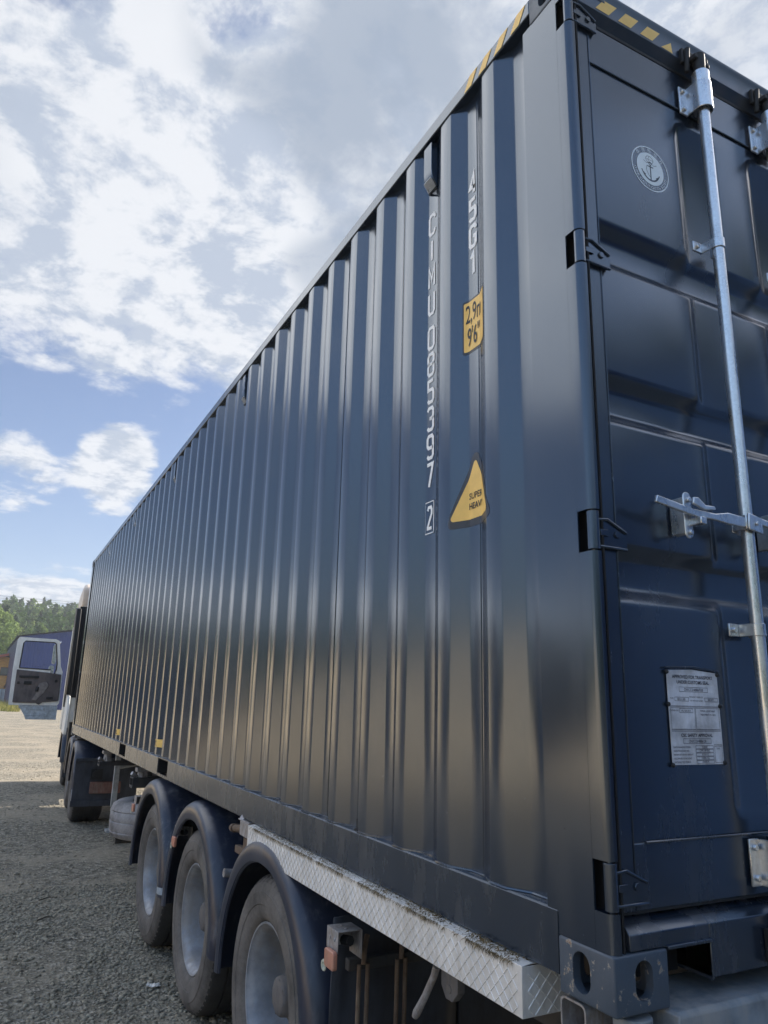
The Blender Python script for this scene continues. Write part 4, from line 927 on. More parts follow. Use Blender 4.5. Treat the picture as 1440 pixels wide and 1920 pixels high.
# tape bands and joints on the guards
for f_, y in zip(F, WY):
    mb = MB()
    a = R(-2) if y > 4 else R(52); pts = [(x - .003, y - (r + .004) * math.cos(a), WZ + (r + .004) * math.sin(a)) for x, r in ((-.044, .562), (-.050, .590), (-.049, .612), (-.043, .634), (-.028, .653), (-.006, .664), (.025, .670), (.10, .673), (.30, .673))]
    a2 = a + R(4); p2 = [(x - .003, y - (r + .004) * math.cos(a2), WZ + (r + .004) * math.sin(a2)) for x, r in ((-.044, .562), (-.050, .590), (-.049, .612), (-.043, .634), (-.028, .653), (-.006, .664), (.025, .670), (.10, .673), (.30, .673))]
    n = len(pts)
    if y > 4: mb.add(pts + p2, [(i, i + 1, n + i + 1, n + i) for i in range(n - 1)]); mb.build('tape_band', f_, M['skirt'])
# rear flap panel, its steel rods and brackets behind the last wheel
mb = MB(); n = 10; vs = []
for j in range(9):
    z = .20 + j * .10
    for i in range(n + 1): vs.append((.02 + i * .056, 1.50 + .012 * math.sin(i * 1.3) + .03 * (1 - j / 8), z))
mb.add(vs, [(j * (n + 1) + i, j * (n + 1) + i + 1, (j + 1) * (n + 1) + i + 1, (j + 1) * (n + 1) + i) for j in range(8) for i in range(n)])
fl = mb.build('mud_flap', trl, M['mudflap'], smooth=60); md = fl.modifiers.new('solid', 'SOLIDIFY'); md.thickness = .006
mb = MB()
for x in (.085, .245):
    for dx in (0, .035): mb.tube([(x + dx, 1.40, .86), (x + dx, 1.405, .60)], .0085, 8)
    mb.tube([(x, 1.40, .60), (x - .012, 1.40, .57), (x, 1.40, .545), (x + .035, 1.40, .545), (x + .047, 1.40, .57), (x + .035, 1.40, .60)], .010, 8)
    mb.tube([(x + .0175, 1.40, .86), (x + .02, 1.40, .91), (x + .04, 1.42, .95)], .010, 8)
mb.build('hanger_rod', trl, M['rusty'])
mb = MB(); mb.box(.05, .60, 1.415, 1.45, .835, .875); mb.build('flap_bracket', trl, M['chassis'], bevel=.004)

def side_lamp(y, z, s=1.0):
    b = MB().use(M['bracket']); x0, x1 = -.035, .062   # open channel housing
    b.box(x0, x1, y, y + .10, z + .038, z + .041); b.box(x0, x0 + .003, y, y + .10, z - .03, z + .0378); b.box(x1 - .003, x1, y - .002, y + .10, z - .055, z + .0378); b.box(x0 + .0031, x1 - .0031, y + .097, y + .10, z - .03, z + .0378)
    for yy in (y + .03, y + .07): b.bolt((x0, yy, z + .01), .007, .003, 'x', -1); b.bolt((.01, yy, z + .041), .007, .003, 'z', 1)
    b.use(M['gasket']).tube([(.02, y + .01, z + .005), (.01, y + .05, z)], .018, 8)
    o = b.build('lamp_bracket', trl, None, bevel=.001)
    l = MB(); l.prism([(y + p[0], p[1] + z - .048) for p in rrect(-.012, .070, -.033, .028, .012)], 'x', x0 - .022, x0 - .004); l.build('side_lamp', o, M['orange'], bevel=.004)
    r = MB(); r.lathe([(0, .020), (-.004, .018), (-.004, .012), (.002, .010), (.002, .001)], (x0 - .018, y + .075, z - .082), 'x', 16); r.build('reflector', o, M['lensw'])
side_lamp(1.335, .955); side_lamp(3.93, .925); side_lamp(5.55, .93)

# checker-plate side box over the last axle
TY0, TY1, TZ0, TZ1, TX0, TX1 = .277, 2.46, 1.078, 1.190, -.032, .118
mb = MB(); mb.prism([(TX0, TZ0), (TX0, TZ1), (TX0 + .03, TZ1 + .004), (TX1, TZ1 + .004), (TX1, TZ1 + .001), (TX0 + .028, TZ1 + .001), (TX0 + .003, TZ1 - .002), (TX0 + .003, TZ0 + .003), (TX1, TZ0 + .003), (TX1, TZ0)], 'y', TY0, TY1)
mb.box(TX0 + .0032, TX1, TY0, TY0 + .003, TZ0 + .0032, TZ1 - .002)
tp = mb.build('tread_plate', trl, M['alu'], bevel=.0008)
mb = MB(); dy, dz = .037, .0182; w = .0017
def ridge(p, q, up):
    p = Vector(p); q = Vector(q); d = (q - p).normalized(); s_ = d.cross(up).normalized() * w; h = up * .0017
    e = d * .004
    mb.add([p + s_ - e, p - s_ - e, q - s_ + e, q + s_ + e, p + h + s_ * .3, p + h - s_ * .3, q + h - s_ * .3, q + h + s_ * .3], [(4, 5, 6, 7), (0, 4, 7, 3), (1, 2, 6, 5), (0, 1, 5, 4), (2, 3, 7, 6)])
for face in (0, 1):
    mb = MB()
    n_u = int((TY1 - TY0) / dy) if face == 0 else int((TX1 - TX0) / dy) + 1
    lo_u, hi_u = (TY0, TY1) if face == 0 else (TX0, TX1)
    for i in range(-4, n_u + 4):
        for j in range(-1, 7):
            for sg in (1, -1):
                cu = lo_u + (i + .5 * (j % 2)) * dy; cz = TZ0 + .002 + j * dz
                u0, z0, u1, z1 = cu, cz, cu + sg * dy * .5, cz + dz
                t0, t1 = .10, .90
                a0_, b0_, a1_, b1_ = u0 + (u1 - u0) * t0, z0 + (z1 - z0) * t0, u0 + (u1 - u0) * t1, z0 + (z1 - z0) * t1
                if min(a0_, a1_) < lo_u + .002 or max(a0_, a1_) > hi_u - .002 or b0_ < TZ0 + .002 or b1_ > TZ1 - .003: continue
                if face == 0: ridge((TX0, a0_, b0_), (TX0, a1_, b1_), Vector((-1, 0, 0)))
                else: ridge((a0_, TY0, b0_), (a1_, TY0, b1_), Vector((0, -1, 0)))
    mb.build('tread_pattern', tp, M['alu'], smooth=0)
# straw caught between plate and container
rg = random.Random(5); mb = MB()
for i in range(3600):
    t = rg.random(); y = TY0 + .03 + (TY1 - TY0 - .08) * t; 
    if mn.noise((y * 6, 1, 2)) < -.15 and rg.random() < .75: continue
    x = rg.uniform(-.030, .0); z = rg.uniform(TZ1 + .002, TZ1 + .011); ln = rg.uniform(.010, .034); a = rg.uniform(-1.2, 1.2); dn = rg.uniform(-.9, .25)
    if rg.random() < .45: x = TX0 - .002; dn = rg.uniform(-1.4, -.2); z = TZ1 + rg.uniform(-.002, .004); ln *= .8
    d = Vector((rg.uniform(-.25, .1), math.sin(a), dn)).normalized() * ln; p = Vector((x, y, z)); q = p + d * .5 + Vector((-.002, 0, .002)); e = p + d; w_ = Vector((0, .0007, .0004))
    mb.add([p - w_, p + w_, q + w_, q - w_, e], [(0, 1, 2, 3), (3, 2, 4)])
for i in range(260):
    y = rg.choice((.42, .48, .70, .76, 1.0, .36)) + rg.gauss(0, .05); y = max(TY0 + .01, y); x = rg.uniform(-.028, .02); s_ = rg.uniform(.002, .006); z = TZ1 + .006 + rg.random() * .006
    mb.add([(x + rg.uniform(-s_, s_), y + rg.uniform(-s_, s_), z + rg.uniform(-s_, s_)) for _ in range(4)], [(0, 1, 2), (0, 2, 3), (1, 2, 3)])
tag(mb.build('straw', None, M['straw'], smooth=0), 'dry straw and dirt caught along the top of the checker-plate box', 'straw', kind='stuff')
# bracket with lever and hook at the front end of the box
mb = MB().use(M['bracket']); y = 2.50
mb.box(-.015, .10, y, y + .006, 1.075, 1.195); mb.box(-.015, .10, y + .006, y + .19, 1.186, 1.192); mb.box(-.015, -.009, y + .006, y + .15, 1.118, 1.186); mb.use(M['rusty']).tube([(.02, y + .08, 1.150), (.0, y + .20, 1.138), (-.005, y + .29, 1.130)], [.020, .020, .016], 10); mb.tube([(-.005, y + .27, 1.131), (-.006, y + .31, 1.128)], [.024, .020], 10)
mb.use(M['rusty']).prism([(y + .02, 1.11), (y + .12, 1.11), (y + .13, 1.055), (y + .26, 1.050), (y + .26, 1.015), (y + .02, 1.015)], 'x', .0, .03); mb.build('lock_bracket', trl, None, bevel=.003)
mb = MB(); mb.tube([(.06, 2.86, .885), (-.02, 2.86, .895)], .022, 14); mb.tube([(-.021, 2.86, .895), (-.022, 2.86, .895)], .014, 12); mb.build('pipe_stub', trl, M['bracket'])
# release handle hanging under the box
mb = MB().use(M['bracket']); mb.tube([(.05, .80, 1.03), (.05, .815, 1.00), (.045, .86, .93), (.04, .90, .875), (.035, .905, .862)], [.012, .011, .011, .013, .009], 10); mb.use(M['hub']).prism([(.70, 1.03), (.79, 1.03), (.79, .985), (.765, .955), (.73, .955), (.70, .985)], 'x', .06, .085); mb.tube([(.058, .745, .985), (.092, .745, .985)], .013, 8); mb.build('release_handle', trl, None, bevel=.002)
# rear bolster, sockets, lamps below
mb = MB(); mb.prism([(-.028, 1.155), (-.020, 1.163), (.16, 1.163), (.16, .93), (-.028, .93)], 'x', .155, WID - .155); mb.box(.60, .80, -.030, .05, 1.1635, 1.175)
mb.box(.15, .16, -.03, .2, .93, 1.160); o = mb.build('rear_bolster', trl, M['beam'], bevel=.004)
mb = MB(); mb.tube([(.075, .03, 1.155), (.075, .03, 1.075)], .042, 20); mb.box(.02, .15, .0, .16, 1.02, 1.08); mb.build('twist_lock', trl, M['beam'], bevel=.003)
mb = MB(); fr = rrect(.098, .182, 1.082, 1.158, .016); fi = rrect(.103, .177, 1.087, 1.153, .012); n = len(fr)
mb.add([(x, p[0], p[1]) for x in (.004, .15) for p in fr + fi], [(i, (i + 1) % n, n + (i + 1) % n, n + i) for i in range(n)] + [(2 * n + i, 2 * n + n + i, 2 * n + n + (i + 1) % n, 2 * n + (i + 1) % n) for i in range(n)] + [(i, 2 * n + i, 2 * n + (i + 1) % n, (i + 1) % n) for i in range(n)] + [(n + i, n + (i + 1) % n, 3 * n + (i + 1) % n, 3 * n + i) for i in range(n)]); mb.build('box_section', trl, M['bracket'], smooth=30)
mb = MB(); mb.box(.16, .24, .30, 2.4, .985, 1.04); mb.build('side_rail', trl, M['chassis'])
mb = MB(); mb.box(1.0, 2.34, .42, 1.15, .30, 1.0); mb.build('underbody_blocker', trl, M['chassis'], bevel=.01)  # added box that hides the sunlit ground under the trailer
for x_ in (.62, 1.86): mb = MB(); mb.box(x_, x_ + .52, 1.55, 1.565, .16, .98); mb.build('mud_flap', trl, M['mudflap'])
mb = MB(); mb.box(.16, 2.28, .02, .10, .45, .60); mb.box(.6, .7, .03, .1, .60, .93); mb.box(1.74, 1.84, .03, .1, .60, .93); mb.build('rear_bumper', trl, M['chassis'], bevel=.004)

# ================================================================ TRACTOR
trk = empty('truck_tractor', (1.22, 11.3, 0), 'off white truck tractor ahead of the container with its left door hanging open', 'truck')
CY0, CY1 = 14.05, 17.05
side = [(CY0, 1.30), (CY0, 3.42), (CY0 + .05, 3.45), (CY1 - .35, 3.30), (CY1 - .12, 2.6), (CY1, 2.0), (CY1, 1.05), (16.45, 1.05), (16.35, 1.40), (14.9, 1.45), (14.75, 1.30)]
mb = MB(); mb.prism(side, 'x', -.05, WID + .02); cab = mb.build('cab', trk, M['cabwhite'], bevel=.05)
mb = MB(); mb.prism([(CY0 + .10, 3.46), (CY0 + .06, 3.86), (CY0 + .35, 3.96), (15.6, 3.88), (16.55, 3.45)], 'x', -.03, WID - .07); mb.build('roof_fairing', cab, M['cabtan'], bevel=.07)
mb = MB(); mb.box(-.060, WID + .03, CY0 - .03, CY0 + .05, 1.75, 3.47); mb.build('rear_panel', cab, M['cabdark'])
for x0, x1 in ((-.135, -.052), (WID + .022, WID + .10)):
    mb = MB(); mb.prism([(CY0 - .60, 2.15), (CY0 - .45, 3.38), (CY0 + .12, 3.46), (CY0 + .12, 1.80), (CY0 - .50, 1.80)], 'x', x0, x1); mb.build('side_deflector', cab, M['cabdark'], bevel=.01)
mb = MB(); mb.prism([(13.45, 1.20), (13.52, 1.78), (14.2, 1.80), (14.6, 1.25), (14.6, 1.10), (13.5, 1.10)], 'x', -.10, -.055); mb.build('side_skirt', trk, M['cabwhite'], bevel=.012)
mb = MB(); mb.prism([(15.42, 1.55), (15.42, 2.10), (15.50, 2.95), (16.2, 2.95), (16.42, 2.2), (16.42, 1.55)], 'x', -.058, -.052); mb.build('door_opening', cab, M['cabdark'])
mb = MB(); mb.box(.25, WID - .25, CY1 - .10, CY1 - .02, 2.1, 2.95); mb.build('windscreen', cab, M['pane'])
# chassis, tank and steps
mb = MB(); mb.box(.72, .82, 10.3, 16.8, .80, 1.05); mb.box(1.62, 1.72, 10.3, 16.8, .80, 1.05); mb.box(.9, 1.55, 11.0, 12.3, 1.055, 1.12); mb.box(.8, 1.65, 10.25, 10.32, .70, 1.0); mb.build('frame_rail', trk, M['chassis'])
mb = MB(); mb.prism([(p[0], p[1]) for p in rrect(.06, .66, .42, 1.0, .10)], 'y', 13.1, 14.6); mb.build('fuel_tank', trk, M['galv'])
for b_ in ((.04, .5, 14.75, 15.0, .36, 1.28), (.04, .45, 16.25, 16.7, .38, 1.1)): mb = MB(); mb.box(*b_); mb.build('step_box', trk, M['cabdark'], bevel=.02)
mb = MB()
for i in range(9): mb.tube([(.035, 13.0 + .02 * i, 1.12 - i * .02), (-.0 + .02 * math.sin(i), 13.1 + .015 * i, 1.02 - i * .06)], .012, 6)
for x in (1.0, 1.2, 1.4): mb.tube([(x, CY0 - .03, 1.7)] + [(x + .05 * math.sin(k), CY0 - .1 - .18 * k, 1.55 - .05 * k + .05 * math.cos(k * 2)) for k in range(8)], .018, 8)
mb.build('air_hose', trk, M['gasket'])
def twheel(y, x=.03, dish=True):
    a = wheel((x, y, WZ), 1, trk, dish); b = wheel((WID - x, y, WZ), -1, trk, dish); return a, b
t0 = twheel(11.0); [copy_tree(w, trk, (0, 1.32, 0)) for w in t0]
twheel(15.75, .08, False)
def tguard(y, mirror=False):
    X = (lambda x: WID - x) if mirror else (lambda x: x); mb = MB(); seg = 20; cs = [(-.03, .55), (-.035, .60), (-.02, .62), (.0, .628), (.30, .630), (.56, .628), (.565, .58)]
    inn = [(x + (.008 if x < .2 else -.006), r - .008) for x, r in cs][::-1]; prof = cs + inn; n = len(prof); vs = []
    path = []
    for k in range(seg + 1):
        a = R(180 - 180 * k / seg); path.append((math.cos(a), math.sin(a)))
    for k, (ca, sa) in enumerate(path):
        for x, r in prof: vs.append((X(x), y + r * ca, WZ + (r if abs(sa) > .01 else r) * sa + (.0)))
    mb.add(vs, [(k * n + i, k * n + (i + 1) % n, (k + 1) * n + (i + 1) % n, (k + 1) * n + i) for k in range(seg) for i in range(n)] + [tuple(range(n)), tuple(seg * n + i for i in range(n))])
    for a in (38, 62, 100, 142):
        for dx in (.10, .20): pass
    return mb.build('mudguard', trk, M['fender'], smooth=50)
for y in (11.0, 12.32): tguard(y); tguard(y, True)
tguard(15.75); tguard(15.75, True)
mb = MB(); mb.box(-.02, .85, 10.355, 10.372, .30, .90); mb.box(-.03, .86, 10.33, 10.354, .28, .36); mb.box(-.02, .85, 10.33, 10.354, .885, .93); fl2 = mb.build('mud_flap', trk, M['mudflap'], bevel=.004)
mb = MB(); mb.box(.20, .62, 10.315, 10.343, .45, .61); mb.build('tail_lamp', trk, simple('dirty tail lamp', (.14, .06, .05), .5, dust=.7), bevel=.01)
mb = MB(); mb.tube([(.28, 10.33, .71), (.28, 10.28, .71)], .06, 16); mb.box(.2, .36, 10.335, 10.35, .64, .78); mb.build('round_lamp', trk, M['gasket'])
mb = MB(); mb.box(.04, .50, 15.12, 15.14, .22, .55); mb.build('mud_flap', trk, M['mudflap'])

# the tractor stands a little askew to the trailer; the door is laid out straight and hung on it
_before = set(o.name for o in bpy.data.objects)
# the open door, swung right out on its front hinge
DY = 16.42
mb = MB()
def P(pts): return [(x, z) for x, z in pts]
outer = [(-.895, 1.565), (-.905, 1.60), (-.915, 2.3), (-.905, 2.93), (-.87, 2.985), (-.20, 2.975), (-.13, 2.94), (-.05, 2.40), (.00, 2.28), (.01, 1.62), (-.02, 1.565)]
win = [(-.80, 2.335), (-.785, 2.86), (-.755, 2.905), (-.215, 2.90), (-.185, 2.87), (-.125, 2.45), (-.125, 2.32), (-.15, 2.22), (-.22, 2.22), (-.22, 2.315)]
bm = bmesh.new()
def loop(pts, y): return [bm.verts.new((x, y, z)) for x, z in pts]
for y in (DY, DY + .05):
    a = loop(outer, y); b = loop(win, y); ee = [bm.edges.new((l[i], l[(i + 1) % len(l)])) for l in (a, b) for i in range(len(l))]
    bmesh.ops.triangle_fill(bm, use_beauty=True, edges=ee)
    if y == DY: A, B = a, b
    else:
        for p, q in ((A, a), (B, b)):
            for i in range(len(p)): bm.faces.new((p[i], p[(i + 1) % len(p)], q[(i + 1) % len(p)], q[i]))
bmesh.ops.recalc_face_normals(bm, faces=bm.faces); me = bpy.data.meshes.new('door'); bm.to_mesh(me); bm.free(); me.materials.append(M['cabwhite'])
dr = link('door', me, trk)
mb = MB(); mb.prism([(-.835, 1.615), (-.84, 2.30), (-.22, 2.25), (-.02, 2.22), (-.01, 1.66), (-.30, 1.63), (-.36, 1.575), (-.42, 1.61)], 'y', DY - .03, DY - .001); tr_ = mb.build('door_trim', dr, M['trim'], bevel=.012)
mb = MB()
for a in ((-.78, -.42, 2.13, 2.175), (-.68, -.54, 1.99, 2.06), (-.80, -.755, 2.00, 2.05), (-.24, -.12, 1.69, 1.745)): mb.box(a[0], a[1], DY - .050, DY - .0302, a[2], a[3])
mb.tube([(-.42, DY - .035, 1.95), (-.43, DY - .045, 1.85)], .03, 8); mb.tube([(-.10, DY - .035, 2.08), (-.10, DY - .045, 2.08)], .03, 10); mb.build('door_pocket', dr, M['cabdark'], bevel=.006)
mb = MB(); mb.prism([(-.50, 1.68), (-.44, 1.80), (-.40, 2.02), (-.28, 2.06), (-.22, 1.98), (-.30, 1.82), (-.42, 1.66)], 'y', DY - .045, DY - .0302); mb.build('arm_rest', dr, simple('worn grey vinyl', (.20, .18, .175), .6), bevel=.012)
mb = MB(); mb.prism([(p[0] * .985 - .005, p[1]) for p in win], 'y', DY + .020, DY + .025); mb.build('window_pane', dr, M['glass'], smooth=0)
mb = MB(); pts = [(x, DY - .003, z) for x, z in win]; mb.tube(pts + [pts[0]], .012, 6); mb.build('window_seal', dr, M['cabdark'])
mb = MB(); mb.prism([(-.72, 1.56), (-.60, 1.36), (-.56, 1.27), (-.01, 1.27), (-.01, 1.56)], 'y', DY + .02, DY + .07); mb.box(-.50, -.22, DY + .005, DY + .0198, 1.47, 1.53); mb.box(-.58, -.16, DY + .01, DY + .0198, 1.35, 1.362); mb.build('lower_fairing', dr, M['skirt'], bevel=.012)
mb = MB(); c0 = Vector((-.19, DY + .30, 2.28))
mb.prism([(p[0], p[1]) for p in rrect(-.265, -.165, 2.14, 2.42, .048)], 'y', DY + .24, DY + .36); mb.prism([(p[0], p[1]) for p in rrect(-.225, -.15, 2.45, 2.88, .035)], 'y', DY + .24, DY + .34); mb.tube([(-.13, DY + .02, 2.9), (-.10, DY + .15, 2.93), (-.15, DY + .28, 2.85)], .014, 8); mb.tube([(-.05, DY + .02, 2.2), (-.12, DY + .28, 2.2)], .014, 8)
mb.build('mirror', dr, M['mirror'], bevel=.02)
mb = MB(); mb.tube([(.04, 15.9, 3.12), (.04, 15.9, 3.50), (.045, 15.9, 4.0)], [.008, .005, .003], 6); mb.tube([(.04, 15.9, 3.08), (.04, 15.9, 3.16)], .022, 8); mb.tube([(.04, 15.9, 3.0), (.0, 15.9, 3.02), (-.03, 15.9, 2.98)], .03, 8); mb.build('antenna', cab, M['cabdark'])

for o in bpy.data.objects:
    if o.name not in _before and o.parent is trk and o is dr: o.location = (-.150, 0, 0); o.scale = (1.08, 1, 1)
trk.rotation_euler = (0, 0, R(-2.4))

# ================================================================ BACKGROUND
# warehouse
wh = empty('warehouse', (20, 100, 0), 'large blue profiled-sheet warehouse behind the open truck door', 'warehouse')
mb = MB().use(M['blue']); mb.add([(.9, 100, -.5), (.9, 100, 8.6), (24, 100, 12.6), (47, 100, 8.6), (47, 100, -.5)], [(0, 1, 2, 3, 4)])
mb.use(M['bluedark']).add([(.9, 100, -.5), (.9, 100, 8.6), (.15, 135, 8.6), (.15, 135, -.5)], [(0, 1, 2, 3)]); mb.add([(47, 100, -.5), (47, 100, 8.6), (47, 140, 8.6), (47, 140, -.5)], [(0, 1, 2, 3)]); mb.add([(.15, 135, -.5), (.15, 135, 8.6), (24, 140, 12.6), (47, 140, 8.6), (47, 140, -.5)], [(0, 1, 2, 3, 4)])
mb.build('wall', wh, None, smooth=0)
mb = MB(); mb.add([(.6, 99.7, 8.68), (24, 99.7, 12.72), (24, 140, 12.72), (.0, 135, 8.68)], [(0, 1, 2, 3)]); mb.add([(47.3, 99.7, 8.68), (24, 99.7, 12.72), (24, 140, 12.72), (47.3, 140, 8.68)], [(0, 1, 2, 3)]); mb.build('roof', wh, M['bluedark'], smooth=0)
mb = MB(); mb.box(18, 23, 99.8, 99.98, -.3, 5); mb.build('door', wh, M['fencemetal'])
# timber house
hs = empty('timber_house', (-6, 122, 0), 'orange timber house with a grey gable roof left of the blue warehouse', 'house')
mb = MB().use(M['wood']); gx0, gx1, gz = -11.5, .9, 6.2
mb.prism([(gx0, 0), (gx0, 4.6), ((gx0 + gx1) / 2 + 5, 7.0), (gx1, 6.9), (gx1, 0)], 'y', 122, 131); mb.build('wall', hs, None, smooth=0)
mb = MB(); mb.prism([(gx0 - .6, 4.2), (gx0 - .6, 4.45), (.3, 7.55), (1.1, 7.0), (1.0, 6.8), (.3, 7.2)], 'y', 121.4, 131.6); mb.build('roof', hs, M['roofgrey'], smooth=0)
mb = MB(); mb.prism([(gx0 - .6, 4.15), (gx0 - .6, 4.42), (.3, 7.50), (.3, 7.14)], 'y', 121.3, 121.39); mb.build('verge_board', hs, M['redtrim'], smooth=0)
for x in (-.55, -4.2, -8.0):
    mb = MB(); mb.box(x, x + 1.3, 121.86, 121.99, 4.3, 5.5); f = mb.build('window', hs, M['frame']); mb = MB(); mb.box(x + .12, x + 1.18, 121.80, 121.85, 4.42, 5.38); mb.build('pane', f, M['pane'])
mb = MB(); mb.prism([(.2, 2.6), (.9, 2.6), (.9, 4.2), (.75, 4.2)], 'y', 119.5, 121.9); mb.build('porch', hs, M['frame'], smooth=0)
fn = empty('metal_fence', (-8, 112, 0), 'pale horizontal metal fence in front of the orange house', 'fence')
mb = MB(); mb.box(-32, .35, 112, 112.1, .2, 2.35); mb.build('sheet_panel', fn, M['fencemetal'])
for k in range(12): mb = MB(); mb.box(-32 + 2.9 * k, -31.9 + 2.9 * k, 111.88, 111.99, 0, 2.45); mb.build('post', fn, M['strutgrey'])
# unseen rendered store, added at the left for the side wall to mirror
st = empty('reflected_store', (-20, 30, 0), 'unseen sand coloured store added for the tan reflection in the side wall', 'building')
mb = MB(); c, s_ = math.cos(R(20)), math.sin(R(20)); TT = Matrix.Translation((-9.5, 21, 0)) @ Matrix.Rotation(R(0), 4, 'Z')
mb.box(-9, 0, 0, 25, -.2, 3.9, TT); mb.build('wall', st, M['clay'])
mb = MB(); mb.prism([(-9.4, 3.9), (-4.5, 4.8), (.4, 3.9), (.4, 3.98), (-4.5, 4.95), (-9.4, 3.98)], 'y', -.3, 25.3, TT); mb.build('roof', st, M['roofgrey'], smooth=0)
for y in (3, 9, 15, 21): mb = MB(); mb.box(.0, .05, y, y + 1.4, 1.2, 2.5, TT); f = mb.build('window', st, M['frame']); mb = MB(); mb.box(.051, .07, y + .1, y + 1.3, 1.3, 2.4, TT); mb.build('pane', f, M['pane'])

hp = [(x, y) for x in np.linspace(-24, -9.5, 22) for y in np.linspace(-9, 15, 34)]; mb = MB()  # heap added out of view, a bright patch for the wall to reflect
mb.add([(x, y, -.1 + 3.4 * max(0, 1 - ((x + 16.5) / 7.2) ** 2) ** .7 * max(0, 1 - ((y - 3) / 12.2) ** 2) ** .6 * (1 + .25 * mn.noise((x * .5, y * .4, 2)))) for x, y in hp], [(i * 34 + j, (i + 1) * 34 + j, (i + 1) * 34 + j + 1, i * 34 + j + 1) for i in range(21) for j in range(33)])
tag(mb.build('reflected_sand_heap', None, M['sand']), 'unseen heap of sandy clay added to brighten the side wall reflection', 'sand heap')

nb_ = empty('reflected_container', (-10.8, 15.5, 0), 'unseen dark slate container added to darken the side wall reflection', 'container')  # added out of view as a dark patch for the wall to reflect
mb = MB(); pr_ = []
y = 12.4
while y < 18.4: pr_ += [(-9.56, y), (-9.56, y + .07), (-9.60, y + .14), (-9.60, y + .21)]; y += .278
pr_ += [(-12.0, 18.4), (-12.0, 12.4)]; mb.prism(pr_, 'z', .15, 2.55); mb.build('wall', nb_, M['steeldark'], smooth=0)
for z_ in ((.0, .16), (2.551, 2.7)): mb = MB(); mb.box(-12.05, -9.5, 12.3, 18.5, *z_); mb.build('frame', nb_, M['steeldark'], bevel=.01)
sh = empty('shade_shed', (8, -6, 0), 'unseen tall pale blue shed added to shade the ground behind the trailer', 'shed')  # added light blocker, keeps sun off the ground the door reflects
mb = MB(); mb.box(5.6, 10.5, -14, .8, 0, 5.6); mb.build('wall', sh, M['shedblue']); mb = MB(); mb.prism([(5.4, 5.61), (8, 6.1), (10.7, 5.61)], 'y', -14.2, 1.0); mb.build('roof', sh, M['roofgrey'], smooth=0)
mb = MB(); mb.box(5.55, 5.598, -9, -5, 0, 4.2); mb.build('gate', sh, M['bluedark'])

def leaf_cloud(centers, radii, count, size, rgn):
    """numpy cloud of small leaf quads on lumpy ellipsoid shells; returns verts, faces"""
    V = []
    tot = 0
    for c, r, n in zip(centers, radii, count):
        d = rgn.normal(size=(n, 3)); d /= np.linalg.norm(d, axis=1)[:, None]; rad = rgn.uniform(.55, 1.0, (n, 1)) ** .6
        p = np.array(c) + d * rad * np.array(r)
        a = rgn.normal(size=(n, 3)); a /= np.linalg.norm(a, axis=1)[:, None]; b = np.cross(a, d); b /= (np.linalg.norm(b, axis=1)[:, None] + 1e-6)
        s = size * rgn.uniform(.6, 1.4, (n, 1)); V.append(np.stack([p + a * s, p + b * s * .7, p - a * s, p - b * s * .7], 1).reshape(-1, 3)); tot += n
    V = np.concatenate(V); F = np.arange(tot * 4).reshape(-1, 4); return V, F
def np_mesh(name, V, F, mats, mi=None, parent=None):
    me = bpy.data.meshes.new(name); me.vertices.add(len(V)); me.vertices.foreach_set('co', V.astype(float).ravel()); k = F.shape[1]
    me.loops.add(F.size); me.loops.foreach_set('vertex_index', F.ravel()); me.polygons.add(len(F)); me.polygons.foreach_set('loop_start', np.arange(0, F.size, k)); me.update()
    for m in mats: me.materials.append(m)
    if mi is not None: me.polygons.foreach_set('material_index', mi)
    return link(name, me, parent)
def hillh(x, y):
    d = math.hypot(x, y); return max(-1.5, (d - 165) * .145 - 2.0) if d > 155 else -1.5
hv = []; A = np.arange(-100, 61, 5); D = [158, 175, 200, 230, 270, 320, 380, 460]
hv = [(d * math.sin(R(a)), d * math.cos(R(a)), hillh(0, d) + 1.2 * mn.noise((a * .2, d * .01, 0))) for d in D for a in A]; n = len(A)
me = bpy.data.meshes.new('hill'); me.from_pydata(hv, [], [(j * n + i, j * n + i + 1, (j + 1) * n + i + 1, (j + 1) * n + i) for j in range(len(D) - 1) for i in range(n - 1)]); me.materials.append(M['hill']); tag(link('hill', me), kind='structure')
rg2 = np.random.default_rng(11); Vs = []; Ms = []; Fs = []; base = 0
def forest(count, az0, az1, d0, d1, per, size, zfun, hmin=11, hmax=19):
    global base
    for _ in range(count):
        a = rg2.uniform(az0, az1); d = d0 + (d1 - d0) * rg2.random() ** .8; x, y = d * math.sin(R(a)), d * math.cos(R(a)); g = zfun(x, y); h = rg2.uniform(hmin, hmax)
        con = rg2.random() < .3; w = h * (.17 if con else .22)
        cen = []; rad = []; cnt = []
        nb = 5
        for k in range(nb):
            t = k / (nb - 1); ww = w * ((1 - t * .85) if con else (math.sin(math.pi * (.22 + t * .68))))
            cen.append((x + rg2.normal() * w * .22, y + rg2.normal() * w * .22, g + h * (.22 + .72 * t))); rad.append((ww, ww, h * .14)); cnt.append(max(8, int(per / nb)))
        v, f = leaf_cloud(cen, rad, cnt, size, rg2); Vs.append(v); Fs.append(f + base); base += len(v); Ms.append(np.full(len(f), 2 if con else (1 if rg2.random() < .35 else 0)))
forest(420, -3.5, 8, 158, 285, 330, .46, hillh); forest(260, -95, -3, 160, 260, 110, 1.0, hillh); forest(90, 7, 60, 165, 260, 80, 1.1, hillh)
np_mesh('forest', np.concatenate(Vs), np.concatenate(Fs), [M['leafA'], M['leafB'], M['leafC']], np.concatenate(Ms)); tag(bpy.data.objects['forest'], 'hazy mixed green forest covering the far hillside', 'forest', kind='stuff')
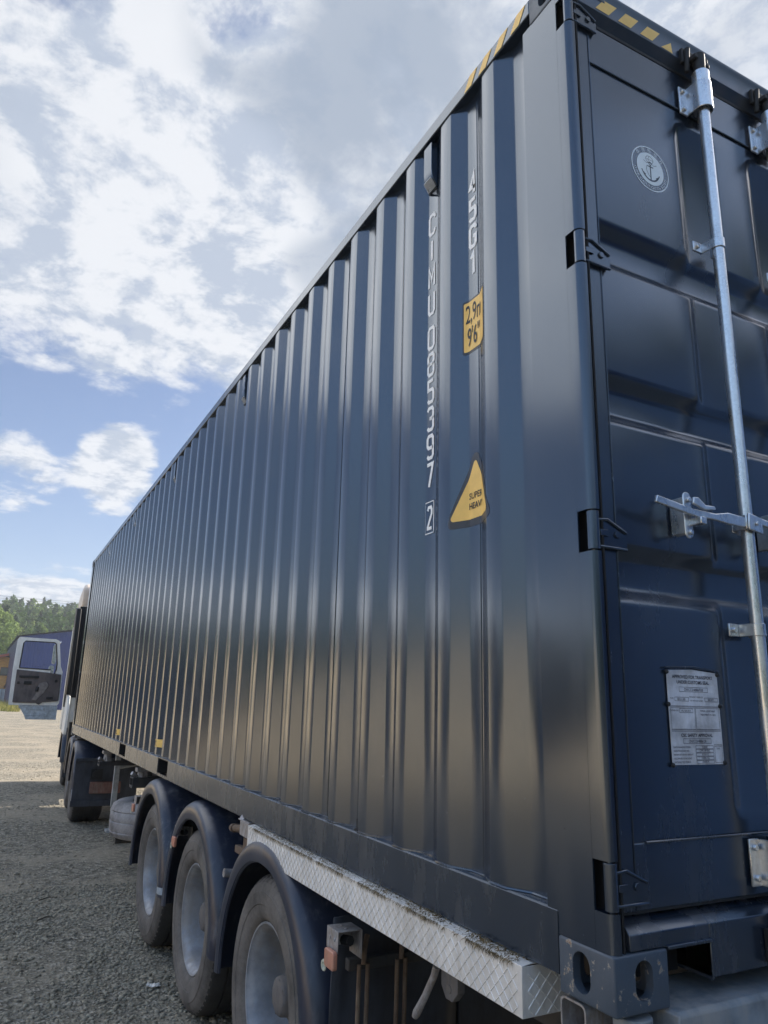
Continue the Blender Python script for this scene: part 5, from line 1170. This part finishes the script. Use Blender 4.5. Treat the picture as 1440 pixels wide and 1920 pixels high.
# unseen tree belt added behind the camera to darken the door's reflection
Vs = []; Ms = []; Fs = []; base = 0; flat = lambda x, y: -.2
forest(90, 120, 250, 34, 55, 200, .5, flat, 10, 14)
GH = (11, 15)
def grove(n, x0, x1, y0, y1):  # unseen trees added to block low sky from the door's reflection
    global base
    for _ in range(n):
        x, y, h = rg2.uniform(x0, x1), rg2.uniform(y0, y1), rg2.uniform(*GH); cen = [(x + rg2.normal() * .8, y + rg2.normal() * .8, h * t) for t in (.2, .4, .6, .8, .95)]; rad = [(w * h, w * h, h * .16) for w in (.16, .22, .22, .17, .08)]
        v, f = leaf_cloud(cen, rad, [90] * 5, .42, rg2); Vs.append(v); Fs.append(f + base); base += len(v); Ms.append(np.full(len(f), 0))
grove(9, 22, 32, -34, -14); GH = (8.0, 10.5); [grove(1, 11.5 + (k % 3) * 2.6, 12.5 + (k % 3) * 2.6, -17 + k * .95, -16.5 + k * .95) for k in range(16)]
np_mesh('unseen_tree_belt', np.concatenate(Vs), np.concatenate(Fs), [M['leafA'], M['leafB'], M['leafC']], np.concatenate(Ms)); tag(bpy.data.objects['unseen_tree_belt'], 'unseen belt of trees added to darken the door reflection', 'tree belt', kind='stuff')
def birch(x, y, h, label, seed, mat='leafB', w=.24):
    r_ = np.random.default_rng(seed); rr = random.Random(seed); t = empty('tree', (x, y, 0), label, 'tree', 'trees behind the warehouse and the house')
    mb = MB(); mb.tube([(x, y, -.5), (x + .1, y, h * .5), (x + .25, y, h * .95)], [.22, .15, .03], 8); limbs = []
    cen = []; rad = []; cnt = []
    for k in range(26):
        tt = .25 + .72 * (k / 25); a = rr.uniform(0, 6.28); ww = h * w * math.sin(math.pi * (.15 + .78 * ((tt - .25) / .72))); q = (x + math.cos(a) * ww * .6, y + math.sin(a) * ww * .6, h * tt + ww * .2)
        mb.tube([(x + .12, y, h * (tt - .06)), q], [.05, .015], 5, False); cen.append(q); rad.append((ww * .62, ww * .62, h * .075)); cnt.append(260)
    mb.build('trunk', t, M['bark']); v, f = leaf_cloud(cen, rad, cnt, .20, r_); np_mesh('crown', v, f, [M[mat]], None, t); return t
for i, (x, y, h, lb, m_, w) in enumerate(((-2.6, 143, 16.0, 'broad light green birch at the left edge, before the forest', 'leafB', .30), (5.2, 150, 14.0, 'slim birch above the warehouse roof, second tree from the left', 'leafB', .2), (8.4, 150, 12.0, 'low rounded green tree showing over the warehouse roof beside the cab', 'leafA', .26), (-11, 146, 17, 'tall green tree behind the timber house, past the left edge', 'leafA', .25), (-20, 140, 15, 'round birch left of the timber house', 'leafB', .28))): birch(x, y, h, lb, 30 + i, m_, w)
# weeds at the foot of the warehouse
rg3 = np.random.default_rng(21); V = []
for _ in range(9000):
    x = rg3.uniform(-30, 1.6) if rg3.random() < .6 else rg3.uniform(-4, 1.6); y = rg3.uniform(84, 108)
    if mn.noise((x * .4, y * .3, 0)) < -.1: continue
    h = rg3.uniform(.25, 1.0) * (1.2 if x > -1 and y > 92 else .8); a = rg3.uniform(0, 3.14); w_ = rg3.uniform(.02, .05); l = rg3.normal(size=2) * .18 * h
    V.append([(x - w_ * math.cos(a), y - w_ * math.sin(a), -.05), (x + w_ * math.cos(a), y + w_ * math.sin(a), -.05), (x + l[0], y + l[1], h)])
V = np.array(V).reshape(-1, 3); np_mesh('grass', V, np.arange(len(V)).reshape(-1, 3), [M['grass']]); tag(bpy.data.objects['grass'], 'dry yellow green weeds at the far edge of the yard', 'grass', kind='stuff')
# power line crossing before the forest
pw = empty('power_line', (0, 60, 0), 'thin overhead power line crossing in front of the forest', 'power line')
for dz in (0, .16):
    mb = MB(); mb.tube([(x, 60 + x * .05, 8.95 + dz - .35 * math.cos((x - 12) / 30)) for x in np.linspace(-45, 45, 31)], .010, 5, False); mb.build('cable', pw, M['wire'])
for x in (-45, 45): mb = MB(); mb.tube([(x, 60 + x * .05, 0), (x, 60 + x * .05, 9.8)], [.16, .11], 10); mb.box(x - .08, x + .08, 59.4 + x * .05, 60.6 + x * .05, 9.3, 9.42); mb.build('pole', pw, M['bark'])
# rubbish and twigs in the yard
def scrap(x, y, s, name, label, mat, seed):
    rr = random.Random(seed); mb = MB(); n = 6; g = gh(x, y) + .010
    vs = [(x + (i / n - .5) * s + rr.uniform(-.1, .1) * s, y + (j / n - .5) * s * .7 + rr.uniform(-.1, .1) * s, g + abs(rr.gauss(0, .12)) * s) for j in range(n + 1) for i in range(n + 1)]
    mb.add(vs, [(j * (n + 1) + i, j * (n + 1) + i + 1, (j + 1) * (n + 1) + i + 1, (j + 1) * (n + 1) + i) for j in range(n) for i in range(n)]); return tag(mb.build(name, None, mat, smooth=0), label, 'litter')
scrap(-.075, 4.06, .075, 'plastic_scrap', 'crumpled white plastic scrap on the gravel beside the middle wheel', M['litter'], 3)
for i, (x, y, l, lb) in enumerate(((-.62, 6.55, .16, 'short dark twig on the packed gravel, the farther of two'), (-.66, 5.9, .12, 'small curved twig on the gravel, the nearer of two'))):
    mb = MB(); g = gh(x, y) + .012; mb.tube([(x, y, g), (x + l * .5, y + .03, g + .012), (x + l, y + .05, g)], [.006, .005, .003], 6); tag(mb.build('twig', None, M['twig']), lb, 'twig', 'twigs on the gravel')
# ---------------------------------------------------------------- air: slight summer haze over the yard and the far hill
mb = MB(); mb.box(-620, 620, -420, 620, -40, 95); hz = mb.build('haze', None, None, smooth=0)
hm = bpy.data.materials.new('summer haze'); hm.use_nodes = True; t_ = hm.node_tree
for n_ in list(t_.nodes): t_.nodes.remove(n_)
vo = t_.nodes.new('ShaderNodeVolumePrincipled'); vo.inputs['Density'].default_value = HAZE; vo.inputs['Color'].default_value = (0.86, 0.91, 0.98, 1); vo.inputs['Anisotropy'].default_value = 0.2
ou = t_.nodes.new('ShaderNodeOutputMaterial'); t_.links.new(vo.outputs[0], ou.inputs['Volume']); hz.data.materials.clear(); hz.data.materials.append(hm)
tag(hz, 'thin summer haze in the air over the yard and hill', 'haze', kind='stuff')
